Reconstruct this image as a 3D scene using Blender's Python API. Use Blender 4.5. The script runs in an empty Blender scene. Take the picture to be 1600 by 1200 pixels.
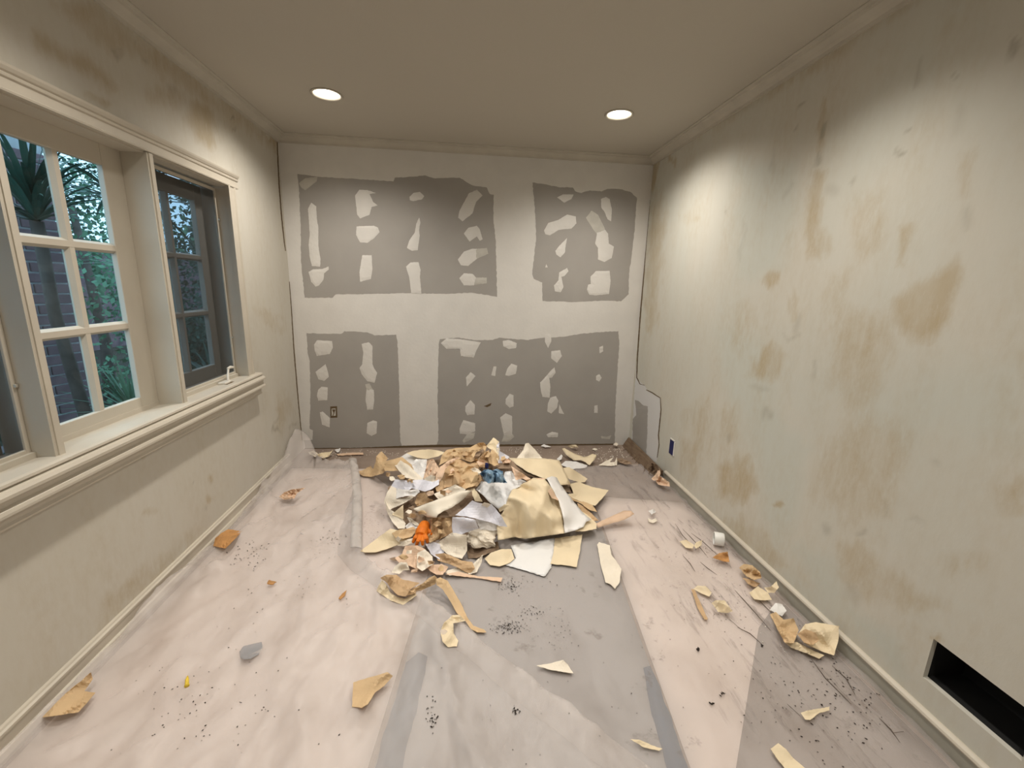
import bpy, bmesh, math, random
import numpy as np
from mathutils import Vector, Matrix
from mathutils.geometry import delaunay_2d_cdt, tessellate_polygon

# ---------------------------------------------------------------- camera, world, light, exposure
SC = bpy.context.scene
COL = SC.collection
W, D, H = 2.951, 3.754, 2.5            # room: left wall x=0, right wall x=W, back wall y=D, ceiling z=H
Y0 = -0.75                              # front wall behind the photographer
FPX = 677.39
CAM = np.array([1.3977, 0.0, 1.4385])
ROT = np.array([[0.99392, -0.10678, 0.02695], [-0.00272, 0.2209, 0.97529], [0.1101, 0.96943, -0.21926]])
cd = bpy.data.cameras.new('camera'); cam = bpy.data.objects.new('camera', cd); COL.objects.link(cam)
cd.sensor_width = 36; cd.lens = FPX / 1600 * 36; cd.clip_start = 0.02; cd.clip_end = 200
m4 = Matrix.Identity(4)
for i in range(3):
    m4[i][0] = ROT[0][i]; m4[i][1] = ROT[1][i]; m4[i][2] = -ROT[2][i]; m4[i][3] = CAM[i]
cam.matrix_world = m4
SC.camera = cam

wd = bpy.data.worlds.new('sky'); SC.world = wd; wd.use_nodes = True
bg = wd.node_tree.nodes['Background']
bg.inputs[0].default_value = (0.56, 0.80, 1.0, 1); bg.inputs[1].default_value = 1.9

vs = SC.view_settings
vs.view_transform = 'Standard'; vs.look = 'None'; vs.gamma = 1; vs.use_curve_mapping = False
vs.exposure = 0.22
CAN_POWER = 50.0
CAN_COLOR = (1.0, 0.935, 0.845)

rnd = random.Random(7)

# ---------------------------------------------------------------- helpers
def ray(p):
    p = np.atleast_2d(np.asarray(p, float))
    d = np.stack([(p[:, 0] - 800) / FPX, (600 - p[:, 1]) / FPX, np.ones(len(p))], 1)
    return d @ ROT
def hit(p, ax, v):
    """pixels -> points on the plane axis=v (v may be an array)"""
    d = ray(p); t = (np.asarray(v) - CAM[ax]) / d[:, ax]
    return CAM + t[:, None] * d
def px(P):
    q = (np.asarray(P, float) - CAM) @ ROT.T
    return np.stack([800 + FPX * q[:, 0] / q[:, 2], 600 - FPX * q[:, 1] / q[:, 2]], 1)

def _h(i, j, s):
    n = (i * 374761393 + j * 668265263 + s * 974634777) & 0xFFFFFFFF
    n = ((n ^ (n >> 13)) * 1274126177) & 0xFFFFFFFF
    return ((n ^ (n >> 16)) & 0xFFFF) / 65535.0
def vnoise(x, y, s=0):
    x = np.asarray(x, float); y = np.asarray(y, float)
    i = np.floor(x).astype(np.int64); j = np.floor(y).astype(np.int64)
    u = x - i; v = y - j; u = u * u * (3 - 2 * u); v = v * v * (3 - 2 * v)
    a = _h(i, j, s); b = _h(i + 1, j, s); c = _h(i, j + 1, s); d = _h(i + 1, j + 1, s)
    return (a * (1 - u) + b * u) * (1 - v) + (c * (1 - u) + d * u) * v
def fbm(x, y, s=0, o=4):
    r = 0; a = .5
    for k in range(o):
        r = r + a * vnoise(x * 2 ** k, y * 2 ** k, s + k * 17); a *= .5
    return r
def crumple(x, y, seed, freq):
    """sharp folds: a few random triangle waves on a warped plane, about -1..1"""
    g = random.Random(seed); r = np.zeros_like(x)
    wx = x + .35 / freq * (vnoise(x * freq * .8, y * freq * .8, seed) - .5)
    wy = y + .35 / freq * (vnoise(x * freq * .8 + 9, y * freq * .8, seed + 3) - .5)
    for k in range(5):
        a = g.uniform(0, math.pi); f = freq * g.uniform(.5, 1.6)
        t = (wx * math.cos(a) + wy * math.sin(a)) * f + g.random()
        r += (np.abs((t % 1) - .5) * 4 - 1) * g.uniform(.4, 1) / (f / freq)
    return r / 3

def seg_dist(P, poly, closed=False):
    P = np.asarray(P, float); d = np.full(len(P), 1e9)
    n = len(poly)
    for i in range(n if closed else n - 1):
        a = np.array(poly[i][:2], float); b = np.array(poly[(i + 1) % n][:2], float); e = b - a
        t = np.clip(((P - a) @ e) / max(e @ e, 1e-9), 0, 1)
        d = np.minimum(d, np.hypot(*(P - a - t[:, None] * e).T))
    return d
def inside(P, poly):
    x, y = np.asarray(P, float).T; r = np.zeros(len(x), bool); n = len(poly)
    for i in range(n):
        x1, y1 = poly[i][:2]; x2, y2 = poly[(i + 1) % n][:2]
        if y1 == y2: continue
        c = ((y1 > y) != (y2 > y)) & (x < (x2 - x1) * (y - y1) / (y2 - y1) + x1)
        r ^= c
    return r
def sdist(P, poly):
    d = seg_dist(P, poly, True)
    return np.where(inside(P, poly), -d, d)

# ---- materials
def mat(name, col, rough=.6, var=0, scale=6, col2=None, bump=0, bscale=30, spec=.3, metallic=0, stretch=(1, 1, 1), coat=0):
    m = bpy.data.materials.new(name); m.use_nodes = True
    nt = m.node_tree; b = nt.nodes['Principled BSDF']
    b.inputs['Roughness'].default_value = rough; b.inputs['Metallic'].default_value = metallic
    b.inputs['Specular IOR Level'].default_value = spec; b.inputs['Coat Weight'].default_value = coat
    b.inputs['Base Color'].default_value = (*col, 1)
    tc = nt.nodes.new('ShaderNodeTexCoord'); mp = nt.nodes.new('ShaderNodeMapping')
    mp.inputs['Scale'].default_value = stretch
    nt.links.new(tc.outputs['Object'], mp.inputs['Vector'])
    if col2 or var:
        n = nt.nodes.new('ShaderNodeTexNoise'); n.inputs['Scale'].default_value = scale; n.inputs['Detail'].default_value = 5
        r = nt.nodes.new('ShaderNodeValToRGB')
        c2 = col2 or tuple(c * (1 - var) for c in col)
        r.color_ramp.elements[0].position = .35; r.color_ramp.elements[1].position = .65
        r.color_ramp.elements[0].color = (*c2, 1); r.color_ramp.elements[1].color = (*col, 1)
        nt.links.new(mp.outputs[0], n.inputs['Vector']); nt.links.new(n.outputs['Fac'], r.inputs[0])
        nt.links.new(r.outputs[0], b.inputs['Base Color'])
    if bump:
        n2 = nt.nodes.new('ShaderNodeTexNoise'); n2.inputs['Scale'].default_value = bscale; n2.inputs['Detail'].default_value = 4
        bp = nt.nodes.new('ShaderNodeBump'); bp.inputs['Strength'].default_value = bump; bp.inputs['Distance'].default_value = .01
        nt.links.new(mp.outputs[0], n2.inputs['Vector']); nt.links.new(n2.outputs['Fac'], bp.inputs['Height'])
        nt.links.new(bp.outputs[0], b.inputs['Normal'])
    return m
def emit(name, col, s):
    m = bpy.data.materials.new(name); m.use_nodes = True
    b = m.node_tree.nodes['Principled BSDF']; b.inputs['Base Color'].default_value = (*col, 1)
    b.inputs['Emission Color'].default_value = (*col, 1); b.inputs['Emission Strength'].default_value = s
    return m
def sheer(name, col, rough, transp, tint=(1, 1, 1), spec=.5, bump=0, bscale=20):
    """thin see-through film: part transparent, part surface"""
    m = mat(name, col, rough, spec=spec, bump=bump, bscale=bscale); nt = m.node_tree
    t = nt.nodes.new('ShaderNodeBsdfTransparent'); t.inputs[0].default_value = (*tint, 1)
    mx = nt.nodes.new('ShaderNodeMixShader'); mx.inputs[0].default_value = transp
    nt.links.new(nt.nodes['Principled BSDF'].outputs[0], mx.inputs[1]); nt.links.new(t.outputs[0], mx.inputs[2])
    nt.links.new(mx.outputs[0], nt.nodes['Material Output'].inputs[0])
    return m

# ---- objects
def tag(o, label=None, cat=None, group=None, kind=None):
    if label: o['label'] = label
    if cat: o['category'] = cat
    if group: o['group'] = group
    if kind: o['kind'] = kind
    return o
def obj(name, verts, faces, mats, parent=None, smooth=False, fm=None):
    me = bpy.data.meshes.new(name); me.from_pydata([tuple(map(float, v)) for v in verts], [], [tuple(map(int, f)) for f in faces])
    for m in (mats if isinstance(mats, (list, tuple)) else [mats]): me.materials.append(m)
    if fm is not None: me.polygons.foreach_set('material_index', np.asarray(fm, np.int32))
    if smooth: me.polygons.foreach_set('use_smooth', np.ones(len(me.polygons), bool))
    me.update()
    o = bpy.data.objects.new(name, me); COL.objects.link(o)
    if parent: o.parent = parent
    return o
def empty(name, loc=(0, 0, 0)):
    o = bpy.data.objects.new(name, None); COL.objects.link(o); o.location = loc; o.empty_display_size = .05
    return o
class MB:
    def __init__(s): s.v = []; s.f = []
    def box(s, a, b):
        (x0, y0, z0), (x1, y1, z1) = a, b; n = len(s.v)
        s.v += [(x0, y0, z0), (x1, y0, z0), (x1, y1, z0), (x0, y1, z0), (x0, y0, z1), (x1, y0, z1), (x1, y1, z1), (x0, y1, z1)]
        s.f += [tuple(n + i for i in q) for q in ((0, 3, 2, 1), (4, 5, 6, 7), (0, 1, 5, 4), (1, 2, 6, 5), (2, 3, 7, 6), (3, 0, 4, 7))]
        return s
    def extr(s, prof, axis, a, b):
        """closed 2D profile swept along an axis: axis 1 -> (x,z) profile, axis 0 -> (y,z) profile, axis 2 -> (x,y)"""
        n = len(s.v); k = len(prof)
        for t in (a, b):
            for (u, v) in prof:
                s.v.append((u, t, v) if axis == 1 else (t, u, v) if axis == 0 else (u, v, t))
        for i in range(k):
            j = (i + 1) % k; s.f.append((n + i, n + j, n + k + j, n + k + i))
        s.f.append(tuple(n + i for i in reversed(range(k)))); s.f.append(tuple(n + k + i for i in range(k)))
        return s
    def tube(s, pts, rad, seg=8, cap=True):
        n0 = len(s.v); P = [Vector(p) for p in pts]; k = len(P)
        rad = rad if isinstance(rad, (list, tuple)) else [rad] * k
        for i, p in enumerate(P):
            d = (P[min(i + 1, k - 1)] - P[max(i - 1, 0)]).normalized()
            u = d.orthogonal().normalized() if i == 0 else (u - d * u.dot(d)).normalized()
            w = d.cross(u)
            for j in range(seg):
                a = 2 * math.pi * j / seg; s.v.append(tuple(p + (u * math.cos(a) + w * math.sin(a)) * rad[i]))
        for i in range(k - 1):
            for j in range(seg):
                a = n0 + i * seg + j; b = n0 + i * seg + (j + 1) % seg; s.f.append((a, b, b + seg, a + seg))
        if cap:
            s.f.append(tuple(n0 + j for j in reversed(range(seg)))); s.f.append(tuple(n0 + (k - 1) * seg + j for j in range(seg)))
        return s
    def lathe(s, prof, c, seg=32):
        """(r,z) open profile around a vertical axis at c"""
        n = len(s.v); k = len(prof)
        for j in range(seg):
            a = 2 * math.pi * j / seg
            for r, z in prof: s.v.append((c[0] + r * math.cos(a), c[1] + r * math.sin(a), c[2] + z))
        for j in range(seg):
            for i in range(k - 1):
                a = n + j * k + i; b = n + ((j + 1) % seg) * k + i; s.f.append((a, b, b + 1, a + 1))
        return s
    def build(s, name, m, parent=None, smooth=False, bevel=0):
        o = obj(name, s.v, s.f, m, parent, smooth)
        bm = bmesh.new(); bm.from_mesh(o.data); bmesh.ops.recalc_face_normals(bm, faces=bm.faces); bm.to_mesh(o.data); bm.free()
        if bevel:
            md = o.modifiers.new('bevel', 'BEVEL'); md.width = bevel; md.segments = 2; md.limit_method = 'ANGLE'
        return o

def tri_region(poly, step, jit=0., sub=None, seed=1):
    """2D outline -> (points, faces, outline count): rim subdivided (with torn jitter), jittered grid inside"""
    g = random.Random(seed); rim = []; n = len(poly); sub = sub or step
    for i in range(n):
        a = np.array(poly[i][:2], float); b = np.array(poly[(i + 1) % n][:2], float); e = b - a; L = np.hypot(*e)
        k = max(1, int(L / sub)); nn = np.array([-e[1], e[0]]) / max(L, 1e-9)
        for j in range(k):
            rim.append(tuple(a + e * j / k + (nn * g.uniform(-jit, jit) if j else 0)))
    A = np.array(rim); lo = A.min(0); hi = A.max(0); G = []
    ny = int((hi[1] - lo[1]) / (step * .866)) + 2
    for r in range(ny):
        for c in range(int((hi[0] - lo[0]) / step) + 2):
            G.append((lo[0] + (c + .5 * (r % 2) + g.uniform(-.2, .2)) * step, lo[1] + (r + g.uniform(-.2, .2)) * step * .866))
    G = np.array(G); G = G[inside(G, rim)] if len(G) else G
    if len(G): G = G[seg_dist(G, rim, True) > step * .45]
    P = rim + [tuple(q) for q in G]
    vs_, _, fs, _, _, _ = delaunay_2d_cdt([Vector(p) for p in P], [], [list(range(len(rim)))], 1, 1e-6)
    return np.array([tuple(v) for v in vs_]), [list(f) for f in fs]

def thicken(V, F, t, up=True):
    """open surface -> closed sheet of thickness t; material 0 above, 1 below"""
    V = np.asarray(V); N = np.zeros_like(V)
    F2 = []
    for f in F:
        a, b, c = V[f[0]], V[f[1]], V[f[2]]; n = np.cross(b - a, c - a)
        if np.dot(n, CAM - a) < 0: f = f[::-1]; n = -n
        F2.append(f)
        for i in f: N[i] += n
    N /= np.maximum(np.linalg.norm(N, axis=1), 1e-12)[:, None]
    k = len(V); edges = {}
    for f in F2:
        for i in range(len(f)):
            e = (f[i], f[(i + 1) % len(f)]); edges[e] = 1
    out = [tuple(f) for f in F2] + [tuple(k + i for i in reversed(f)) for f in F2]; fm = [0] * len(F2) + [1] * len(F2)
    for (a, b) in edges:
        if (b, a) not in edges: out.append((b, a, k + a, k + b)); fm.append(0)
    return np.vstack([V, V - N * t]), out, fm

# ---------------------------------------------------------------- materials
M = {}
M['ceil'] = mat('ceiling_paint', (.50, .465, .40), .8, bump=.08, bscale=160)
M['trim'] = mat('cream_trim_paint', (.58, .53, .445), .45, var=.08, scale=5, spec=.4)
M['crown'] = mat('crown_paint', (.53, .495, .425), .55, var=.1, scale=8)
M['sash_shaded'] = mat('shade_tinted_sash', (.42, .38, .32), .6)  # cream trim darkened in its colour, as the casements stand unlit
M['board'] = mat('grey_drywall_paper', (.38, .36, .335), .75, var=.08, scale=3, bump=.04, bscale=60)
M['mud'] = mat('joint_compound', (.71, .69, .655), .8, var=.05, scale=7, bump=.10, bscale=45)
M['mudthin'] = mat('thin_joint_compound', (.57, .55, .50), .8, var=.12, scale=18, bump=.06, bscale=45)
M['crack'] = mat('crack_dark', (.13, .09, .05), .9)
M['black'] = mat('duct_black', (.012, .012, .012), .8)
M['subfloor'] = mat('bare_subfloor', (.30, .235, .19), .75, col2=(.23, .175, .14), scale=5, bump=.3, bscale=40)
M['kraft'] = mat('kraft_wallpaper', (.60, .41, .235), .7, var=.18, scale=7, bump=.12, bscale=60)
M['tan'] = mat('tan_wallpaper', (.66, .47, .27), .65, var=.15, scale=6, bump=.1, bscale=50)
M['cream'] = mat('cream_wallpaper', (.82, .69, .48), .6, var=.1, scale=5, bump=.06, bscale=50)
M['ivory'] = mat('ivory_wallpaper', (.85, .77, .645), .55, var=.08, scale=6, bump=.05, bscale=40)
M['white'] = mat('white_wallpaper', (.83, .81, .79), .4, var=.06, scale=5, spec=.45)
M['lav'] = mat('bluish_white_paper', (.76, .76, .84), .45, var=.06, scale=5, spec=.4)
M['gloss'] = mat('white_plastic_film', (.84, .84, .84), .18, var=.05, scale=5, spec=.6, bump=.2, bscale=14)
M['peach'] = mat('peach_paper', (.78, .56, .40), .65, var=.14, scale=9)
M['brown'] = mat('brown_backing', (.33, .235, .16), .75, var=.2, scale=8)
M['amber'] = mat('amber_paper', (.58, .30, .11), .6, var=.3, scale=14)
M['blue'] = mat('blue_rag', (.15, .27, .40), .6, col2=(.27, .41, .55), scale=18)
M['navy'] = mat('navy_plastic', (.012, .018, .10), .35)
M['orange'] = mat('orange_rubber', (.80, .20, .012), .55, var=.25, scale=25)
M['wood'] = mat('old_brown_wood', (.20, .14, .09), .7, col2=(.13, .085, .055), scale=10, stretch=(6, 1, 6))
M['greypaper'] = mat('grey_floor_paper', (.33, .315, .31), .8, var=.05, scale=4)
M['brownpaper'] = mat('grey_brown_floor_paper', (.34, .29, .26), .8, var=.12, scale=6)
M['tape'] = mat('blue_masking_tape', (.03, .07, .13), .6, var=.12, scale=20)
def film(name, col, col2, rough, transp, scale):
    m = sheer(name, col, rough, transp, spec=.5, bump=.10, bscale=24); nt = m.node_tree; b = nt.nodes['Principled BSDF']
    n = nt.nodes.new('ShaderNodeTexNoise'); n.inputs['Scale'].default_value = scale; n.inputs['Detail'].default_value = 7; n.inputs['Roughness'].default_value = .65
    mp = nt.nodes.new('ShaderNodeMapping'); mp.inputs['Scale'].default_value = (1.6, .7, 1); mp.inputs['Rotation'].default_value = (0, 0, .5)
    tc = nt.nodes.new('ShaderNodeTexCoord'); nt.links.new(tc.outputs['Object'], mp.inputs[0]); nt.links.new(mp.outputs[0], n.inputs['Vector'])
    r = nt.nodes.new('ShaderNodeValToRGB'); r.color_ramp.elements[0].position = .30; r.color_ramp.elements[1].position = .52
    r.color_ramp.elements[0].color = (*col2, 1); r.color_ramp.elements[1].color = (*col, 1)
    nt.links.new(n.outputs['Fac'], r.inputs[0]); nt.links.new(r.outputs[0], b.inputs['Base Color'])
    return m
M['film'] = film('plastic_drop_sheet', (.80, .74, .71), (.58, .51, .47), .40, .70, 4.0)
M['film2'] = film('thin_plastic_drop_sheet', (.76, .70, .675), (.52, .45, .41), .38, .80, 2.2)
def grime_on(m):
    """brown streaks trodden into the film on the side of the stained wall"""
    nt = m.node_tree; N = nt.nodes.new; L = nt.links.new; out = nt.nodes['Material Output']; old = out.inputs[0].links[0].from_socket
    tc = N('ShaderNodeTexCoord'); mp = N('ShaderNodeMapping'); mp.inputs['Scale'].default_value = (16, 2.6, 1); mp.inputs['Rotation'].default_value = (0, 0, .22); L(tc.outputs['Object'], mp.inputs[0])
    n = N('ShaderNodeTexNoise'); n.inputs['Scale'].default_value = 1.0; n.inputs['Detail'].default_value = 8; n.inputs['Roughness'].default_value = .72; L(mp.outputs[0], n.inputs['Vector'])
    r = N('ShaderNodeMapRange'); r.inputs[1].default_value = .54; r.inputs[2].default_value = .80; L(n.outputs['Fac'], r.inputs[0])
    sx = N('ShaderNodeSeparateXYZ'); L(tc.outputs['Object'], sx.inputs[0])
    r2 = N('ShaderNodeMapRange'); r2.inputs[1].default_value = 2.2; r2.inputs[2].default_value = 2.75; L(sx.outputs[0], r2.inputs[0])
    n3 = N('ShaderNodeTexNoise'); n3.inputs['Scale'].default_value = 7; n3.inputs['Detail'].default_value = 8; n3.inputs['Roughness'].default_value = .7; L(tc.outputs['Object'], n3.inputs['Vector'])
    r3 = N('ShaderNodeMapRange'); r3.inputs[1].default_value = .60; r3.inputs[2].default_value = .78; r3.inputs[4].default_value = .45; L(n3.outputs['Fac'], r3.inputs[0])
    mu = N('ShaderNodeMath'); mu.operation = 'MULTIPLY'; L(r.outputs[0], mu.inputs[0]); L(r2.outputs[0], mu.inputs[1])
    ad = N('ShaderNodeMath'); ad.operation = 'MAXIMUM'; L(mu.outputs[0], ad.inputs[0]); L(r3.outputs[0], ad.inputs[1])
    d = N('ShaderNodeBsdfDiffuse'); d.inputs[0].default_value = (.24, .19, .165, 1)
    mx = N('ShaderNodeMixShader'); L(ad.outputs[0], mx.inputs[0]); L(old, mx.inputs[1]); L(d.outputs[0], mx.inputs[2]); L(mx.outputs[0], out.inputs[0])
grime_on(M['film2'])

M['dirt'] = mat('dirt_crumbs', (.03, .022, .018), .9)
M['chips'] = mat('pale_plaster_chips', (.75, .70, .62), .8)
M['pvc'] = mat('white_pvc', (.85, .85, .82), .3)
M['metalw'] = mat('painted_metal_hardware', (.72, .68, .60), .3, spec=.6)
M['steel'] = mat('brushed_trim_ring', (.62, .58, .50), .35, metallic=.4)
M['brick'] = mat('dark_brick', (.20, .13, .15), .8, var=.4, scale=6)
M['mortar'] = mat('mortar', (.46, .47, .50), .9, var=.2, scale=12)
M['leaf'] = mat('dark_leaf', (.045, .115, .085), .45, var=.4, scale=3)
M['leaf2'] = mat('light_leaf', (.11, .25, .15), .45, var=.4, scale=3)
M['bark'] = mat('bark', (.11, .09, .08), .9, var=.4, scale=12)
M['soil'] = mat('soil', (.05, .045, .035), .95, var=.4, scale=3)

M['glass'] = bpy.data.materials.new('window_glass'); M['glass'].use_nodes = True
nt = M['glass'].node_tree; nt.nodes.clear()
o_ = nt.nodes.new('ShaderNodeOutputMaterial'); t_ = nt.nodes.new('ShaderNodeBsdfTransparent'); g_ = nt.nodes.new('ShaderNodeBsdfGlossy')
x_ = nt.nodes.new('ShaderNodeMixShader')
t_.inputs[0].default_value = (.86, .95, .97, 1); g_.inputs['Roughness'].default_value = .02; x_.inputs[0].default_value = .035
nt.links.new(t_.outputs[0], x_.inputs[1]); nt.links.new(g_.outputs[0], x_.inputs[2]); nt.links.new(x_.outputs[0], o_.inputs[0])
M['screen'] = sheer('insect_screen_mesh', (.05, .046, .04), .8, .66, tint=(.95, .97, 1.0), spec=.1)

def wallmat(name, base, tan, grey, pale):
    """old plaster: four pigments blended by painted masks (stain / glue / scrape attributes) and noise"""
    m = bpy.data.materials.new(name); m.use_nodes = True; nt = m.node_tree; b = nt.nodes['Principled BSDF']
    b.inputs['Roughness'].default_value = .7; b.inputs['Specular IOR Level'].default_value = .25
    N = nt.nodes.new; L = nt.links.new
    tc = N('ShaderNodeTexCoord')
    def noise(sc, st, det=5, rough=.6):
        mp = N('ShaderNodeMapping'); mp.inputs['Scale'].default_value = st; L(tc.outputs['Object'], mp.inputs[0])
        n = N('ShaderNodeTexNoise'); n.inputs['Scale'].default_value = sc; n.inputs['Detail'].default_value = det
        n.inputs['Roughness'].default_value = rough; L(mp.outputs[0], n.inputs['Vector']); return n.outputs['Fac']
    def ramp(s, a, c):
        r = N('ShaderNodeMapRange'); r.inputs[1].default_value = a; r.inputs[2].default_value = c; L(s, r.inputs[0]); return r.outputs[0]
    def math2(op, a, c):
        q = N('ShaderNodeMath'); q.operation = op; q.use_clamp = True
        for k, z in enumerate((a, c)):
            if isinstance(z, (int, float)): q.inputs[k].default_value = z
            else: L(z, q.inputs[k])
        return q.outputs[0]
    def mix(f, a, c):
        q = N('ShaderNodeMix'); q.data_type = 'RGBA'
        L(f, q.inputs[0])
        for k, z in ((6, a), (7, c)):
            if isinstance(z, tuple): q.inputs[k].default_value = (*z, 1)
            else: L(z, q.inputs[k])
        return q.outputs[2]
    def attr(n):
        q = N('ShaderNodeAttribute'); q.attribute_name = n; return q.outputs['Fac']
    streak = ramp(noise(7, (1, 1, .28)), .35, .7); fine = ramp(noise(38, (1, 1, .5)), .3, .75); big = ramp(noise(1.7, (1, 1, .7)), .38, .66)
    scr = ramp(noise(60, (1, 1, .22), 2), .66, .72)
    c = mix(math2('MULTIPLY', big, .55), base, pale)
    c = mix(math2('MULTIPLY', attr('pale'), 1.0), c, pale)
    nz = N('ShaderNodeMath'); nz.operation = 'SUBTRACT'; L(noise(30, (1, 1, .4), 7, .7), nz.inputs[0]); nz.inputs[1].default_value = .5
    gate = math2('MULTIPLY', attr('tan'), 5.0)
    nz2 = N('ShaderNodeMath'); nz2.operation = 'MULTIPLY'; L(nz.outputs[0], nz2.inputs[0]); nz2.inputs[1].default_value = 1.7
    nz3 = N('ShaderNodeMath'); nz3.operation = 'MULTIPLY'; L(nz2.outputs[0], nz3.inputs[0]); L(gate, nz3.inputs[1])
    c = mix(math2('MULTIPLY', math2('ADD', math2('MULTIPLY', attr('tan'), 1.05), nz3.outputs[0]), math2('ADD', math2('MULTIPLY', streak, .35), .45)), c, tan)
    c = mix(math2('MULTIPLY', math2('MULTIPLY', streak, fine), .30), c, tan)
    c = mix(math2('MULTIPLY', attr('grey'), .8), c, grey)
    c = mix(math2('MULTIPLY', math2('MULTIPLY', scr, attr('tan')), .45), c, base)
    L(c, b.inputs['Base Color'])
    bp = N('ShaderNodeBump'); bp.inputs['Strength'].default_value = .22; bp.inputs['Distance'].default_value = .006
    hh = math2('ADD', math2('MULTIPLY', noise(24, (1, 1, .45), 6, .65), .7), math2('MULTIPLY', attr('tan'), -.0))
    L(hh, bp.inputs['Height']); L(bp.outputs[0], b.inputs['Normal'])
    return m
M['wall_r'] = wallmat('stripped_plaster_right', (.61, .59, .525), (.42, .32, .175), (.31, .29, .235), (.56, .58, .53))
M['wall_l'] = wallmat('stripped_plaster_left', (.575, .548, .48), (.39, .30, .17), (.29, .25, .19), (.58, .555, .505))

# ---------------------------------------------------------------- the room shell
mb = MB().box((-.02, Y0, -.06), (W + .02, D + .02, 0)); tag(mb.build('floor', M['subfloor']), 'bare brown subfloor showing along the foot of the back wall', 'floor', kind='structure')
mb = MB()
CANS = [(.60, 2.93), (2.352, 2.912), (.60, 1.60), (2.352, 1.60), (.60, .28), (2.352, .28)]
HR = .075
def ceiling():
    vs_ = [Vector((-.02, Y0)), Vector((W + .02, Y0)), Vector((W + .02, D + .02)), Vector((-.02, D + .02))]; fc = [[0, 1, 2, 3]]
    for c in CANS:
        k = len(vs_); vs_ += [Vector((c[0] + HR * math.cos(-a * math.pi / 16), c[1] + HR * math.sin(-a * math.pi / 16))) for a in range(32)]; fc.append(list(range(k, k + 32)))
    P, _, F, _, _, _ = delaunay_2d_cdt(vs_, [], fc, 0, 1e-6)
    F = [f for f in F if all((sum((P[i] for i in f), Vector((0, 0))) / len(f) - Vector(c)).length > HR * .97 for c in CANS)]
    o = obj('ceiling', [(p.x, p.y, H) for p in P], [list(f)[::-1] for f in F], M['ceil'])
    md = o.modifiers.new('solid', 'SOLIDIFY'); md.thickness = .02; md.offset = -1
    return tag(o, 'plain cream painted ceiling with recessed lights', 'ceiling', kind='structure')
ceiling()

def wall_grid(name, x, y0, y1, z0, z1, step, holes, m, inward, thick):
    """wall plane at x; vertices on a fine grid snapped to the hole edges; returns the object"""
    def lines(a, b, extra):
        v = list(np.arange(a, b, step)) + [b]
        for e in extra:
            i = int(np.argmin([abs(q - e) for q in v])); v[i] = e
        return np.array(sorted(v))
    ys = lines(y0, y1, [e for h in holes for e in h[:2]]); zs = lines(z0, z1, [e for h in holes for e in h[2:]])
    V = np.array([(x, y, z) for z in zs for y in ys]); ny = len(ys); F = []
    for j in range(len(zs) - 1):
        for i in range(ny - 1):
            cy, cz_ = (ys[i] + ys[i + 1]) / 2, (zs[j] + zs[j + 1]) / 2
            if any(h[0] < cy < h[1] and h[2] < cz_ < h[3] for h in holes): continue
            q = (j * ny + i, j * ny + i + 1, (j + 1) * ny + i + 1, (j + 1) * ny + i)
            F.append(q if inward > 0 else q[::-1])
    k = len(V); V = [tuple(v) for v in V]
    sx = x - inward * thick; sx2 = x - inward * (thick + .05)
    a = min(sx, sx2); b = max(sx, sx2)
    mbx = MB()
    if holes and thick < .05:
        h = holes[0]
        mbx.box((a, y0, z0), (b, h[0], z1)); mbx.box((a, h[1], z0), (b, y1, z1)); mbx.box((a, h[0], z0), (b, h[1], h[2])); mbx.box((a, h[0], h[3]), (b, h[1], z1))
    else:
        mbx.box((a, y0, z0), (b, y1, z1))
    V += mbx.v; F += [tuple(i + k for i in f) for f in mbx.f]
    return obj(name, V, F, m), k
def masks(o, k, spec):
    """spec: attribute -> list of (pixel polygon, strength, softness px); the polygons are stains seen on this wall"""
    n = len(o.data.vertices); co = np.zeros(n * 3); o.data.vertices.foreach_get('co', co); P = co.reshape(-1, 3)[:k]
    q = px(P) ; ok = (P[:, 1] > .35)
    w = np.stack([(fbm(P[:, 1] * 14, P[:, 2] * 9, 5) - .47) , (fbm(P[:, 1] * 14 + 40, P[:, 2] * 9, 8) - .47)], 1)
    for a, lst in spec.items():
        v = np.zeros(n)
        for poly, s, soft in lst:
            lo = np.min(poly, 0) - 40; hi = np.max(poly, 0) + 40
            sel = np.where(ok & (q[:, 0] > lo[0]) & (q[:, 1] > lo[1]) & (q[:, 0] < hi[0]) & (q[:, 1] < hi[1]))[0]
            if not len(sel): continue
            d = sdist(q[sel] + w[sel] * 26, poly)
            v[sel] = np.maximum(v[sel], s * np.clip(.5 - d / (2 * soft), 0, 1))
        at = o.data.attributes.new(a, 'FLOAT', 'POINT'); at.data.foreach_set('value', v.astype(np.float32))
def blob(x, y, rx, ry, lean=0):
    return [(x + rx * math.cos(t) + lean * ry * math.sin(t), y + ry * math.sin(t)) for t in np.linspace(0, 2 * math.pi, 12, endpoint=False)]

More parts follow.
